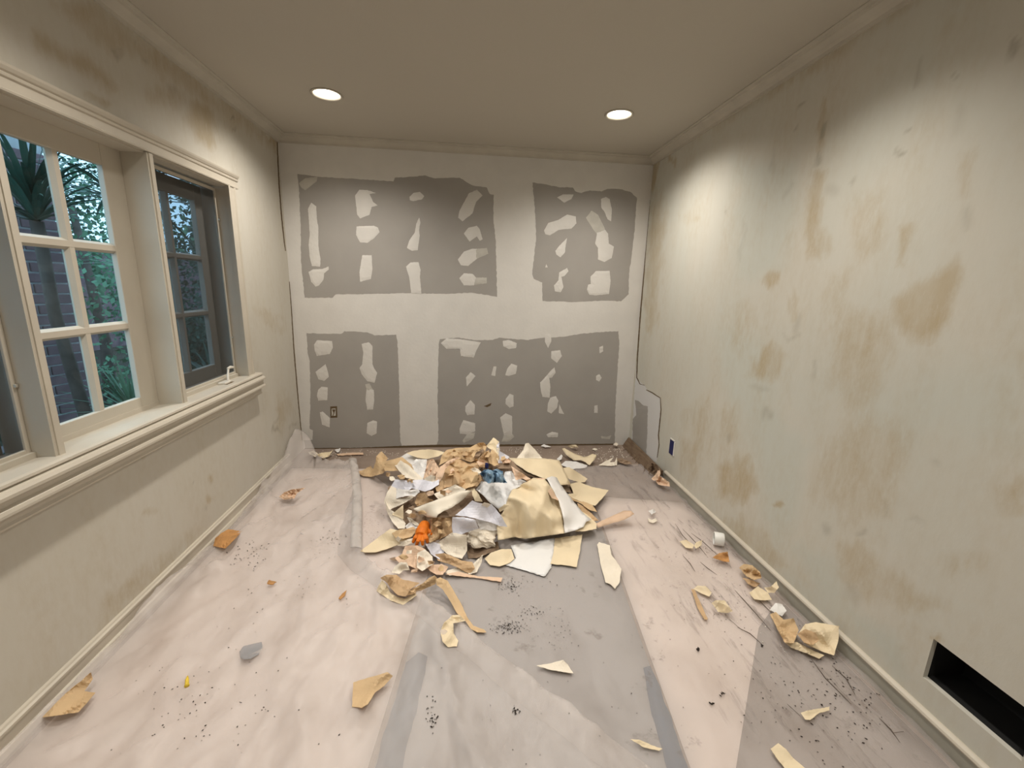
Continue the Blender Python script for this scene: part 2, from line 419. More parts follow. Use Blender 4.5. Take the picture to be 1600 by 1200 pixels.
# right wall with the register opening
HOLE = (.79, 1.06, .182, .335)
wr, k = wall_grid('wall_right', W, Y0, D + .02, 0, H, .0125, [HOLE], M['wall_r'], -1, .16)
tag(wr, 'stripped plaster wall with tan glue stains and scrape marks', 'wall', kind='structure')
tans = [([(1262, 345), (1270, 265), (1286, 262), (1280, 330), (1272, 390), (1262, 392)], .8, 6),
        ([(1275, 220), (1282, 150), (1292, 152), (1288, 215), (1280, 245)], .7, 4),
        ([(1262, 365), (1290, 355), (1300, 390), (1280, 402), (1262, 400)], .55, 6), (blob(1206, 438, 10, 14), .8, 5),
        ([(1405, 350), (1425, 348), (1422, 372), (1416, 408), (1409, 412), (1410, 380)], .75, 6),
        ([(1395, 470), (1420, 455), (1465, 425), (1496, 400), (1505, 420), (1498, 450), (1480, 500), (1450, 525), (1418, 528), (1400, 500)], .95, 9),
        ([(1330, 300), (1385, 305), (1380, 390), (1345, 410), (1330, 350)], .28, 10), ([(1500, 250), (1522, 238), (1518, 300), (1502, 300)], .5, 8),
        ([(1180, 560), (1200, 535), (1225, 555), (1220, 585), (1190, 590), (1165, 585)], .7, 8), (blob(1243, 475, 6, 24, -.1), .5, 5),
        ([(1030, 300), (1040, 310), (1033, 420), (1025, 520), (1010, 520), (1008, 430), (1015, 330)], .6, 6),
        ([(1016, 250), (1027, 248), (1022, 300), (1014, 300)], .9, 2), ([(1043, 240), (1056, 234), (1053, 265)], .8, 2),
        ([(1320, 480), (1400, 500), (1380, 600), (1330, 640), (1300, 590), (1310, 530)], .5, 16), ([(1290, 420), (1330, 420), (1320, 480), (1295, 520), (1285, 470)], .3, 10),
        ([(1065, 690), (1090, 680), (1095, 720), (1085, 760), (1072, 745)], .55, 8), ([(1120, 730), (1150, 715), (1172, 720), (1180, 765), (1160, 785), (1125, 775)], .85, 9),
        ([(1120, 640), (1150, 630), (1155, 690), (1125, 720)], .35, 10), ([(1075, 640), (1105, 620), (1110, 700), (1085, 740)], .35, 10),
        (blob(1213, 786, 6, 5), .9, 2), ([(1130, 820), (1160, 810), (1200, 850), (1230, 885), (1205, 890), (1165, 850)], .5, 8),
        ([(1290, 690), (1360, 640), (1420, 680), (1390, 780), (1330, 820), (1280, 780)], .42, 18), ([(1310, 845), (1350, 850), (1395, 900), (1450, 930), (1480, 945), (1420, 950), (1340, 930), (1310, 890)], .5, 12),
        ([(1555, 760), (1600, 745), (1600, 800), (1560, 800)], .4, 12), ([(1150, 480), (1175, 470), (1180, 520), (1160, 560), (1140, 540)], .25, 10),
        (blob(1080, 340, 14, 6), .3, 5), (blob(1510, 880, 40, 18), .3, 14), (blob(1440, 210, 10, 30, -.2), .2, 10), ([(1450, 1000), (1462, 995), (1470, 1004), (1458, 1010)], .8, 3),
        ([(1400, 0), (1440, 0), (1300, 95), (1200, 150), (1090, 215), (1080, 212), (1200, 130)], .5, 8)]
greys = [(blob(1286, 205, 4, 14, -.3), .8, 2), (blob(1278, 248, 3, 10, -.3), .7, 2), ([(1575, 62), (1596, 68), (1586, 80), (1572, 94)], .7, 3), (blob(1490, 118, 7, 2, -1.5), .8, 1.5),
         (blob(1420, 207, 6, 2, -1), .8, 1.5), (blob(1405, 237, 6, 3), .8, 2), (blob(1243, 200, 2, 3), .9, 1), (blob(1254, 163, 8, 2, -1), .7, 1.5), (blob(1432, 115, 3, 22, -.15), .5, 3),
         (blob(1514, 340, 8, 20, -.2), .35, 6), (blob(1226, 295, 4, 14, -.4), .35, 4), (blob(1208, 250, 3, 16, -.3), .35, 3), (blob(1160, 375, 2, 30), .3, 3), (blob(1248, 505, 5, 14), .45, 5),
         (blob(1273, 575, 4, 14), .4, 4), (blob(1202, 648, 6, 8, -.5), .5, 4), (blob(1428, 815, 14, 3, -2.0), .35, 3), (blob(1385, 788, 2, 10), .35, 3), (blob(1292, 826, 7, 7), .5, 5), (blob(1344, 835, 4, 4), .5, 3),
         (blob(1465, 722, 3, 6), .35, 3), (blob(1134, 330, 1, 3), .8, 1), (blob(1300, 300, 10, 8), .3, 6), (blob(1330, 930, 10, 20, .3), .3, 6), (blob(1334, 280, 3, 6, -.4), .5, 2), (blob(1496, 190, 8, 26, -.3), .22, 8),
         (blob(1140, 690, 3, 8, -.3), .35, 2), (blob(1240, 525, 14, 3), .4, 3), (blob(1185, 605, 16, 3, 1), .35, 4)]
pales = [([(1045, 270), (1055, 262), (1130, 270), (1128, 420), (1105, 520), (1048, 520)], .0, 8), ([(1120, 520), (1150, 500), (1200, 560), (1210, 640), (1260, 700), (1240, 830), (1215, 860), (1190, 780), (1180, 700), (1130, 600)], .8, 14),
         ([(1150, 250), (1240, 250), (1250, 330), (1220, 420), (1150, 440)], .8, 14), ([(1300, 600), (1600, 560), (1600, 700), (1400, 660)], .5, 30), ([(1230, 850), (1300, 870), (1320, 950), (1400, 990), (1420, 1060), (1340, 990)], .8, 12), ([(1330, 620), (1420, 600), (1520, 640), (1420, 700)], .5, 18)]
masks(wr, k, {'tan': tans, 'grey': greys, 'pale': pales})
# register opening: plaster reveal and the dark duct behind it
y0, y1, z0, z1 = HOLE
mb = MB(); T = W + .018
mb.v = [(W, y0, z0), (W, y1, z0), (W, y1, z1), (W, y0, z1), (T, y0, z0), (T, y1, z0), (T, y1, z1), (T, y0, z1)]
mb.f = [(0, 1, 5, 4), (1, 2, 6, 5), (2, 3, 7, 6), (3, 0, 4, 7)]; mb.build('opening_reveal', M['wall_r'], wr)
mb = MB(); a, b_ = T, W + .155
mb.v = [(a, y0, z0), (a, y1, z0), (a, y1, z1), (a, y0, z1), (b_, y0, z0), (b_, y1, z0), (b_, y1, z1), (b_, y0, z1)]
mb.f = [(0, 1, 5, 4), (1, 2, 6, 5), (2, 3, 7, 6), (3, 0, 4, 7), (4, 5, 6, 7)]; tag(mb.build('duct', M['black'], wr), 'black empty duct behind the wall opening')

# left wall with the window opening
WY0, WY1, WZ0, WZ1 = .90, 2.915, .815, 1.985
wl, k = wall_grid('wall_left', 0, Y0, D + .02, 0, H, .0125, [(WY0, WY1, WZ0, WZ1)], M['wall_l'], 1, .02)
tag(wl, 'stained cream plaster wall around the window', 'wall', kind='structure')
tans = [([(50, 55), (75, 60), (130, 88), (165, 120), (180, 138), (165, 140), (140, 118), (90, 92), (60, 78)], .8, 9), ([(300, 165), (325, 160), (338, 200), (335, 225), (310, 220), (295, 190)], .8, 9),
        ([(80, 0), (150, 0), (220, 60), (300, 110), (425, 215), (432, 235), (360, 190), (250, 110), (160, 70), (120, 30)], .45, 12), ([(235, 60), (270, 85), (300, 120), (280, 125), (245, 95)], .35, 8),
        ([(418, 208), (432, 219), (433, 255)], .8, 2), ([(130, 145), (170, 155), (165, 165), (140, 155)], .5, 4), (blob(260, 150, 30, 14, .5), .3, 12),
        (blob(232, 802, 9, 6), .45, 3), (blob(328, 752, 5, 8), .5, 3), (blob(330, 780, 8, 4), .5, 3), (blob(203, 913, 8, 8), .5, 5), ([(400, 480), (440, 495), (445, 520), (415, 515)], .25, 6), (blob(225, 712, 12, 3, -1), .5, 3),
        ([(150, 980), (165, 940), (300, 830), (310, 840), (190, 960), (150, 990)], .3, 10), ([(430, 640), (445, 610), (455, 640), (440, 680)], .3, 6)]
greys = [([(176, 62), (186, 75), (190, 92), (184, 88)], .6, 2), (blob(215, 66, 2.5, 3), .9, 1), (blob(367, 181, 1.2, 2), .9, 1), (blob(369, 199, 1.2, 2), .9, 1), (blob(226, 94, 5, 4, .5), .5, 2), (blob(433, 673, 6, 2.5, -1.2), .7, 2),
         (blob(435, 655, 2.5, 10, -.3), .5, 3), (blob(302, 755, 1.5, 1.5), .8, 1), (blob(322, 793, 3, 3), .5, 2), (blob(457, 663, 2, 3), .5, 2), (blob(270, 140, 4, 8, .6), .35, 3)]
tans = [(p, min(1, 1.6 * a), b) for p, a, b in tans]
masks(wl, k, {'tan': tans, 'grey': greys, 'pale': [([(0, 30), (60, 60), (150, 110), (250, 200), (120, 150), (0, 85)], .6, 14)]})

# back wall: taped and skimmed drywall; four bare grey boards, patches of joint compound
mb = MB().box((-.07, D, 0), (W + .21, D + .1, H)); wb = mb.build('wall_back', M['mud'])
tag(wb, 'drywall back wall with skimmed seams between grey boards', 'wall', kind='structure')
mb = MB().box((-.07, Y0 - .1, 0), (W + .21, Y0, H)); tag(mb.build('wall_front', M['wall_r']), 'plain plaster wall behind the photographer', 'wall', kind='structure')

def plate(name, pts, ax, v, t, m, parent, jit=.4, step=7, sub=3.0, seed=1, shrink=.25):
    """flat piece on a wall: pixel outline -> plate of thickness t proud of plane axis=v (towards the camera)"""
    P2, F = tri_region(pts, step, jit, sub, seed)
    V = hit(P2, ax, v)
    s = -1 if v > 1 else 1
    d = seg_dist(P2, [tuple(p[:2]) for p in pts], True); V2 = V.copy(); V2[:, ax] += s * t * np.clip(d / .8, .45, 1)
    k = len(V); V = np.vstack([V2, V]); E = {}
    G = []
    for f in F:
        a, b, c = V2[f[0]], V2[f[1]], V2[f[2]]
        if np.dot(np.cross(b - a, c - a), CAM - a) < 0: f = f[::-1]
        G.append(tuple(f))
        for i in range(3): E[(f[i], f[(i + 1) % 3])] = 1
    for (a, b) in list(E):
        if (b, a) not in E: G.append((b, a, a + k, b + k))
    return obj(name, V, G, m, parent)
def zp(o, s, pts): return [(o[0] + x / s, o[1] + y / s) for x, y in pts]
Z4 = ((430, 230), 4.444); Z5 = ((760, 230), 4.444); Z6 = ((430, 490), 4.444); Z7 = ((670, 490), 4.0)
boards = [
    (Z4, [(155, 185), (300, 205), (560, 220), (820, 238), (830, 212), (960, 205), (1040, 195), (1100, 215), (1280, 212), (1370, 265), (1470, 280), (1490, 325), (1518, 330), (1515, 500), (1530, 640), (1535, 800), (1540, 1040), (1470, 1025), (1350, 1010), (1200, 1018), (1000, 1015), (940, 1012), (700, 1018), (420, 1022), (400, 1045), (205, 1045), (190, 900), (180, 800), (175, 500), (165, 290)]),
    (Z5, [(320, 245), (410, 258), (500, 278), (600, 280), (615, 305), (660, 318), (720, 300), (800, 308), (840, 290), (920, 290), (1000, 310), (1045, 350), (1030, 560), (1010, 740), (990, 880), (988, 1020), (935, 1070), (800, 1065), (620, 1075), (390, 1068), (388, 940), (330, 915), (318, 880), (345, 640), (340, 480)]),
    (Z6, [(218, 135), (330, 140), (460, 140), (480, 122), (640, 130), (690, 152), (840, 145), (850, 200), (855, 330), (860, 480), (865, 700), (868, 880), (880, 922), (212, 940), (200, 880), (260, 875), (262, 810), (240, 800), (245, 500), (240, 330), (225, 270)]),
    (Z7, [(62, 190), (70, 160), (190, 150), (280, 165), (400, 165), (440, 150), (610, 165), (720, 150), (830, 145), (960, 125), (1080, 115), (1185, 110), (1190, 180), (1180, 350), (1165, 600), (1162, 820), (700, 825), (400, 826), (45, 828), (60, 790), (55, 500)])]
for i, (z, p) in enumerate(boards):
    tag(plate('drywall_board', zp(*z, p), 1, D, .0012, M['board'], wb, .5, 16, 3, i), 'bare grey drywall face between white seams')
patches = [
    (Z4, [(165, 250), (210, 215), (295, 205), (290, 235), (210, 300), (180, 280)], 1),
    (Z4, [(228, 430), (250, 385), (285, 410), (290, 500), (300, 560), (300, 680), (315, 780), (312, 830), (255, 825), (240, 760), (232, 680), (240, 600), (235, 520)], 0),
    (Z4, [(232, 865), (265, 848), (330, 845), (370, 828), (372, 850), (340, 875), (335, 920), (305, 960), (280, 968), (250, 935)], 0),
    (Z4, [(555, 335), (585, 295), (640, 298), (700, 318), (655, 325), (680, 380), (712, 405), (670, 415), (655, 470), (590, 495), (570, 470)], 0),
    (Z4, [(565, 550), (685, 545), (715, 560), (725, 590), (690, 630), (640, 665), (590, 660), (562, 610)], 0),
    (Z4, [(605, 750), (670, 750), (675, 850), (665, 915), (590, 935), (585, 870)], 0),
    (Z4, [(932, 345), (960, 318), (1005, 310), (1035, 340), (1020, 362), (960, 375), (935, 368)], 0),
    (Z4, [(1000, 488), (1008, 520), (1000, 570), (1003, 620), (990, 715), (950, 720), (915, 700), (930, 650), (970, 590), (980, 530)], 0),
    (Z4, [(908, 830), (940, 800), (995, 798), (1010, 850), (1005, 900), (1015, 1018), (945, 1012), (930, 900)], 0),
    (Z4, [(1345, 320), (1400, 295), (1440, 335), (1395, 380), (1370, 460), (1300, 515), (1270, 490), (1280, 440)], 0),
    (Z4, [(1310, 600), (1340, 560), (1400, 545), (1420, 570), (1440, 640), (1420, 650), (1400, 620), (1350, 655)], 0),
    (Z4, [(1268, 780), (1310, 725), (1370, 705), (1400, 705), (1400, 775), (1340, 825), (1290, 820)], 0), (Z4, [(1390, 706), (1470, 700), (1480, 740), (1392, 778)], 1),
    (Z4, [(1278, 910), (1310, 875), (1370, 880), (1395, 905), (1380, 960), (1310, 960)], 0), (Z4, [(1388, 905), (1470, 905), (1468, 945), (1376, 958)], 1),
    (Z5, [(490, 350), (530, 328), (605, 328), (590, 360), (540, 385)], 0),
    (Z5, [(400, 580), (430, 525), (500, 505), (560, 468), (620, 480), (625, 530), (590, 565), (500, 575), (440, 612), (410, 605)], 0),
    (Z5, [(795, 360), (830, 345), (855, 360), (870, 430), (865, 515), (840, 500), (820, 450), (798, 420)], 0),
    (Z5, [(690, 490), (730, 440), (775, 470), (820, 560), (825, 590), (765, 600), (740, 570)], 1), (Z5, [(768, 590), (822, 572), (845, 600), (850, 670), (885, 690), (870, 770), (820, 797), (775, 780), (775, 700), (755, 670)], 0),
    (Z5, [(478, 720), (510, 680), (560, 630), (550, 680), (545, 730), (515, 765), (485, 745)], 0),
    (Z5, [(505, 870), (560, 838), (570, 860), (540, 895), (520, 900), (535, 970), (515, 1008), (475, 1000), (468, 960), (500, 925)], 0),
    (Z5, [(722, 900), (760, 860), (855, 858), (862, 930), (850, 1020), (760, 1030), (715, 1025), (698, 990), (705, 955), (725, 950)], 0), (Z5, [(408, 835), (416, 812), (426, 835)], 0),
    (Z6, [(270, 215), (290, 185), (395, 190), (400, 235), (380, 280), (290, 295), (275, 260)], 0), (Z6, [(280, 405), (350, 350), (365, 400), (372, 440), (340, 468), (300, 455)], 0),
    (Z6, [(298, 530), (320, 508), (365, 512), (362, 600), (300, 605), (290, 570)], 0), (Z6, [(310, 685), (330, 680), (380, 725), (378, 790), (325, 770)], 0),
    (Z6, [(600, 210), (650, 198), (675, 225), (675, 350), (690, 385), (708, 410), (690, 480), (640, 470), (600, 420), (585, 380), (605, 350), (612, 270)], 0),
    (Z6, [(635, 520), (685, 530), (688, 600), (680, 665), (640, 668), (628, 600)], 0), (Z6, [(640, 760), (680, 740), (708, 750), (705, 830), (670, 850), (635, 830)], 0), (Z6, [(625, 490), (655, 485), (680, 530), (640, 540)], 1),
    (Z7, [(75, 185), (110, 155), (190, 160), (260, 170), (325, 180), (300, 225), (280, 275), (200, 265), (195, 220), (110, 220)], 0), (Z7, [(462, 170), (500, 165), (550, 185), (545, 215), (500, 222), (465, 205)], 0),
    (Z7, [(725, 130), (765, 130), (765, 175), (745, 215), (725, 175)], 0), (Z7, [(765, 235), (820, 228), (832, 265), (800, 308), (765, 280)], 0), (Z7, [(1065, 210), (1088, 200), (1090, 235), (1068, 248)], 0),
    (Z7, [(405, 330), (422, 330), (415, 390), (390, 385)], 0), (Z7, [(490, 345), (515, 312), (553, 325), (545, 375), (500, 390), (478, 385)], 0), (Z7, [(232, 400), (262, 365), (292, 390), (260, 430), (238, 455)], 0),
    (Z7, [(755, 365), (785, 335), (792, 370), (770, 400), (752, 402), (760, 460), (755, 525), (710, 520), (700, 480), (695, 430), (720, 405)], 0), (Z7, [(1045, 390), (1065, 378), (1080, 400), (1065, 425), (1045, 415)], 0),
    (Z7, [(480, 535), (505, 500), (530, 510), (530, 580), (505, 588), (480, 565)], 0), (Z7, [(228, 580), (260, 540), (288, 570), (285, 630), (240, 635), (228, 610)], 0), (Z7, [(745, 560), (760, 525), (795, 515), (810, 545), (800, 590), (765, 625), (740, 610)], 0),
    (Z7, [(815, 565), (845, 628), (812, 622)], 0), (Z7, [(1035, 575), (1055, 572), (1055, 620), (1033, 620)], 0), (Z7, [(445, 650), (480, 622), (520, 640), (522, 720), (520, 755), (470, 760)], 0), (Z7, [(470, 755), (522, 750), (535, 770), (500, 800), (455, 800)], 1),
    (Z7, [(192, 720), (215, 665), (290, 685), (290, 735), (240, 755), (195, 750)], 0), (Z7, [(240, 752), (290, 742), (280, 780), (220, 808), (210, 795)], 1), (Z7, [(735, 755), (770, 738), (808, 745), (805, 772), (745, 772)], 0), (Z7, [(1075, 765), (1110, 770), (1140, 760), (1130, 785), (1080, 780)], 1)]
for i, (z, p, thin) in enumerate(patches):
    plate('joint_compound_patch', zp(*z, p), 1, D, .0046 if not thin else .0038, M['mudthin' if thin else 'mud'], wb, .25, 5, 2.2, i + 50)
# outlet slot cut in the lower board and a gouge in the other
for nm, z, p, mm, t in (('outlet_cutout', Z6, [(382, 645), (430, 642), (432, 722), (384, 724)], 'crack', .0036), ('outlet_plug', Z6, [(392, 660), (420, 658), (421, 708), (393, 710)], 'mudthin', .0075),
                        ('board_gouge', Z7, [(343, 578), (360, 572), (392, 558), (385, 575), (365, 585)], 'crack', .0034)):
    plate(nm, zp(*z, p), 1, D, t, M[mm], wb, .1, 6, 3, 3)
plate('bottom_gap', [(476, 700), (560, 699.5), (628, 696.5), (682, 694.8), (760, 694.5), (845, 694), (962, 693), (962, 697), (845, 698.5), (682, 699), (560, 703), (477, 704)], 1, D, .0036, M['crack'], wb, .2, 8, 3, 4)
# right wall foot: white drywall repair with a grey strip, and corner cracks
plate('drywall_repair', zp(*Z7, [(1296, 330), (1306, 420), (1345, 447), (1372, 486), (1445, 530), (1447, 600), (1440, 740), (1425, 925), (1365, 925), (1266, 815), (1283, 560)]), 0, W, .002, mat('white_drywall', (.66, .655, .65), .7), wr, .5, 9, 3, 7)
plate('grey_strip', zp(*Z7, [(1290, 540), (1310, 545), (1345, 575), (1370, 580), (1366, 760), (1358, 915), (1274, 815), (1276, 660), (1298, 635)]), 0, W, .0056, M['board'], wr, .4, 9, 3, 8)
def crack(pts, ax, v, w, parent):
    d = []
    for i, (x, y) in enumerate(pts):
        a = np.array(pts[max(i - 1, 0)]); b = np.array(pts[min(i + 1, len(pts) - 1)]); e = b - a; n = np.array([-e[1], e[0]]) / np.hypot(*e); ww = w * (.35 + .65 * math.sin(math.pi * (i + .5) / len(pts)))
        d.append((x + n[0] * ww, y + n[1] * ww, x - n[0] * ww, y - n[1] * ww))
    plate('crack', [q[:2] for q in d] + [q[2:] for q in reversed(d)], ax, v, .0035, M['crack'], parent, .15, 6, 3, 5)
crack([(433, 222), (434, 250), (436, 290), (440, 340), (444, 378), (446, 392)], 0, 0, .9, wl)
crack([(452, 440), (455, 480), (459, 545), (464, 605), (469, 660), (472, 688)], 0, 0, .7, wl)
crack([(1017, 292), (1014, 330), (1010, 375), (1005, 440), (1000, 500), (996, 560), (995, 590), (1000, 600), (1007, 602)], 0, W, .9, wr)
crack([(1032, 622), (1033, 640), (1031, 660), (1029, 680), (1030, 695), (1027, 715)], 0, W, .8, wr)
crack([(1010, 609), (1020, 614), (1032, 622)], 0, W, .7, wr)

# crown mouldings and baseboards
CP = [(0, 0), (0, -.052), (.010, -.052), (.014, -.040), (.030, -.030), (.048, -.016), (.062, -.014), (.066, -.006), (.078, -.004), (.078, 0)]
def crown(name, axis, at, sgn, a, b, label):
    prof = [(at + sgn * u, H - .0002 + v) for u, v in CP]
    return tag(MB().extr(prof, axis, a, b).build(name, M['crown']), label, 'crown moulding', kind='structure')
crown('trim_1', 1, 0, 1, Y0, D, 'cream crown moulding above the window wall')
crown('trim_2', 1, W, -1, Y0, D, 'cream crown moulding above the stained wall')
crown('trim_3', 0, D, -1, 0, W, 'cream crown moulding above the drywall back wall')
BP = [(0, 0), (.030, 0), (.031, .014), (.024, .030), (.016, .034), (.016, .070), (.019, .074), (.019, .082), (.012, .086), (.009, .092), (0, .094)]
bl = MB().extr([(u, v) for u, v in BP], 1, Y0, 3.42).build('baseboard_left', M['trim']); tag(bl, 'cream baseboard with shoe moulding under the window', 'baseboard', kind='structure')
M['greytrim'] = mat('scuffed_grey_baseboard_paint', (.40, .385, .33), .55, var=.15, scale=9)
br = MB().extr([(W - u, v) for u, v in [(0, 0), (.014, 0), (.014, .066), (.010, .068), (0, .068)]], 1, Y0, 2.97).build('baseboard_right', M['greytrim']); tag(br, 'low grey painted baseboard under the stained wall', 'baseboard', kind='structure')
MB().extr([(W - u, v) for u, v in [(0, .067), (.017, .067), (.019, .073), (.016, .080), (.010, .084), (.006, .086), (0, .086)]], 1, Y0, 2.97).build('cap_bead', M['trim'], br)

# ---------------------------------------------------------------- window group on the left wall
win = empty('window_1', (0, 1.9, WZ0)); tag(win, 'cream triple window with divided panes in the left wall', 'window', kind='structure')
def wpart(mbx, name, m, parent=win, bevel=0, label=None):
    o = mbx.build(name, m, None, bevel=bevel); o.parent = parent
    base = Vector(win.location) ; o.data.transform(Matrix.Translation(-base))
    if label: o['label'] = label
    return o
CY0, CY1 = WY0 - .105, WY1 + .105
# head casing, side casings, moulded sill
HP = [(0, 0), (.020, 0), (.022, .006), (.016, .010), (.016, .040), (.022, .044), (.024, .052), (.020, .056), (.026, .060), (.032, .070), (.034, .078), (0, .082)]
wpart(MB().extr([(u, WZ1 - .012 + v) for u, v in HP], 1, CY0, CY1), 'head_casing', M['trim'])
for s, y in ((-1, WY0), (1, WY1)):
    prof = [(0, y - s * .012), (.020, y - s * .012), (.022, y), (.016, y + s * .004), (.016, y + s * .050), (.021, y + s * .056), (.021, y + s * .066), (.012, y + s * .078), (0, y + s * .082)]
    wpart(MB().extr(prof, 2, WZ0 - .03, WZ1 - .01), 'side_casing', M['trim'])
SP = [(-.11, .800), (-.11, .822), (-.02, .830), (.040, .830), (.050, .826), (.052, .818), (.044, .812), (.058, .806), (.066, .796), (.066, .786), (.052, .780), (.048, .760), (.058, .752), (.062, .742), (.062, .734), (.034, .726), (.030, .700), (.036, .692), (.032, .684), (0, .682), (0, .800)]
wpart(MB().extr(SP, 1, CY0, CY1 + .005), 'sill', M['trim'])
# jamb lining, head lining, mullions
mb = MB().box((-.16, WY0 - .02, WZ1 - .018), (0, WY1 + .02, WZ1 + .015)); wpart(mb, 'head_jamb', M['trim'])
for y in (WY0, WY1):
    a, b_ = (y - .03, y + .004) if y == WY0 else (y - .004, y + .03)
    wpart(MB().box((-.16, a, WZ0 - .01), (0, b_, WZ1)), 'side_jamb', M['trim'])
for y in (1.565, 2.252):
    wpart(MB().box((-.14, y - .017, .822), (.012, y + .017, WZ1 - .014)).box((.010, y - .006, .824), (.016, y + .017, WZ1 - .014)), 'mullion', M['trim'])
for (a, b_) in ((WY0, 1.548), (1.582, 2.235), (2.269, WY1)):
    wpart(MB().box((-.13, a, .818), (-.092, b_, .845)), 'stop_strip', M['trim'])

def sash(a, b_, z0, z1, x, m, stile, rail_b, rail_t, cols, rows, mw, dep):
    """one sash: stiles and rails, then muntins and panes as its own pieces"""
    mb = MB().box((x - dep, a, z0), (x, a + stile, z1)).box((x - dep, b_ - stile, z0), (x, b_, z1)).box((x - dep, a + stile, z0), (x, b_ - stile, z0 + rail_b)).box((x - dep, a + stile, z1 - rail_t), (x, b_ - stile, z1))
    s = wpart(mb, 'sash', m, bevel=.003)
    ga, gb, gz0, gz1 = a + stile, b_ - stile, z0 + rail_b, z1 - rail_t
    yc = [ga + (gb - ga) * i / cols for i in range(cols + 1)]; zc = [gz0 + (gz1 - gz0) * j / rows for j in range(rows + 1)]
    for y in yc[1:-1]: wpart(MB().extr([(x - dep, y - mw * .5), (x - dep + .007, y - mw * .5), (x - .003, y - mw * .26), (x - .003, y + mw * .26), (x - dep + .007, y + mw * .5), (x - dep, y + mw * .5)], 2, gz0, gz1), 'muntin', m, s)
    for z in zc[1:-1]: wpart(MB().extr([(x - dep, z - mw * .5), (x - dep + .007, z - mw * .5), (x - .002, z - mw * .26), (x - .002, z + mw * .26), (x - dep + .007, z + mw * .5), (x - dep, z + mw * .5)], 1, ga, gb), 'muntin', m, s)
    for i in range(cols):
        for j in range(rows):
            wpart(MB().box((x - dep + .002, yc[i] - .003, zc[j] - .003), (x - dep + .006, yc[i + 1] + .003, zc[j + 1] + .003)), 'pane', M['glass'], s)
    return s
sash(1.582, 2.235, .838, 1.968, -.095, M['trim'], .112 - .0, .052, .085, 2, 3, .042, .024)
for (a, b_) in ((2.269, WY1 - .004), (WY0 + .004, 1.548)):
    sash(a + .01, b_ - .01, .835, 1.955, -.135, M['sash_shaded'], .075, .085, .085, 2, 3, .036, .030)
    # insect screen in front of the casement
    mb = MB().box((-.072, a, .845), (-.058, a + .016, 1.955)).box((-.072, b_ - .016, .845), (-.058, b_, 1.955)).box((-.072, a + .016, .845), (-.058, b_ - .016, .861)).box((-.072, a + .016, 1.939), (-.058, b_ - .016, 1.955))
    sc = wpart(mb, 'insect_screen', M['trim'], bevel=.002, label='cream framed insect screen')
    wpart(MB().box((-.0665, a + .015, .860), (-.0655, b_ - .015, 1.940)), 'screen_mesh', M['screen'], sc)
    for z in (1.08, 1.78): wpart(MB().box((-.058, b_ - .012, z - .005), (-.050, b_ - .003, z + .005)), 'screen_clip', M['steel'], sc)
    wpart(MB().box((-.09, a, .826), (-.045, b_, .848)), 'screen_ledge', M['trim'])
# crank operator on the sill of the far casement
cy, cx_ = 2.70, -.015
mb = MB().extr([(cx_ - .022, cy - .055), (cx_ + .018, cy - .05), (cx_ + .022, cy - .02), (cx_ + .016, cy + .03), (cx_ - .02, cy + .045)], 2, .829, .842)
cr = wpart(mb, 'crank', M['metalw'], bevel=.004, label='white folding window crank')
wpart(MB().tube([(cx_, cy + .02, .84), (cx_ - .004, cy + .03, .862), (cx_ - .008, cy + .045, .885), (cx_ - .012, cy + .06, .905)], [.008, .0075, .006, .006]), 'crank_arm', M['metalw'], cr)
wpart(MB().tube([(cx_ - .014, cy + .055, .905), (cx_ - .006, cy + .075, .912), (cx_ + .004, cy + .09, .908)], [.007, .009, .006]), 'crank_knob', M['metalw'], cr)
wpart(MB().box((cx_ - .018, cy - .05, .8275), (cx_ + .028, cy + .035, .8302)), 'crank_gasket', M['crack'], cr)

# ---------------------------------------------------------------- recessed ceiling lights
M['bulb'] = emit('lamp_glow', (1.0, .93, .82), 14)
M['baffle'] = mat('white_baffle', (.80, .78, .72), .4)
def can(c, label, cone=150, blend=.9, power=CAN_POWER * 1.25):
    t = empty('recessed_light', (c[0], c[1], H)); tag(t, label, 'ceiling light', 'recessed ceiling lights')
    mb = MB().lathe([(.0755, .002), (.088, -.001), (.089, -.004), (.084, -.007), (.074, -.004), (.072, .004)], (0, 0, 0), 40); o = mb.build('trim_ring', M['steel'], t, True)
    mb = MB().lathe([(.0735, .002), (.071, .015), (.066, .04), (.062, .075), (.0, .078)], (0, 0, 0), 40); mb.build('baffle', M['baffle'], t, True)
    mb = MB().lathe([(.0, .030), (.028, .031), (.045, .036), (.054, .046), (.055, .060), (.0, .066)], (0, 0, 0), 32); mb.build('lamp_face', M['bulb'], t, True)
    ld = bpy.data.lights.new('lamp', 'SPOT'); ld.energy = power; ld.color = CAN_COLOR; ld.spot_size = math.radians(cone); ld.spot_blend = blend; ld.shadow_soft_size = .045
    lo = bpy.data.objects.new('lamp', ld); COL.objects.link(lo); lo.parent = t; lo.location = (0, 0, .012)
    return t
can(CANS[0], 'lit recessed ceiling light nearest the window wall')
can(CANS[1], 'lit recessed ceiling light nearest the stained right wall')
can(CANS[2], 'added unseen ceiling light over the middle of the window sill', 128, 1, CAN_POWER)  # this and the next three: unseen lights added to raise the brightness
can(CANS[3], 'added unseen ceiling light above the torn tan scraps by the baseboard', 128, 1, CAN_POWER)
can(CANS[4], 'added unseen ceiling light over the near end of the window wall', 128, 1, CAN_POWER)
can(CANS[5], 'added unseen ceiling light just before the black wall opening', 128, 1, CAN_POWER)

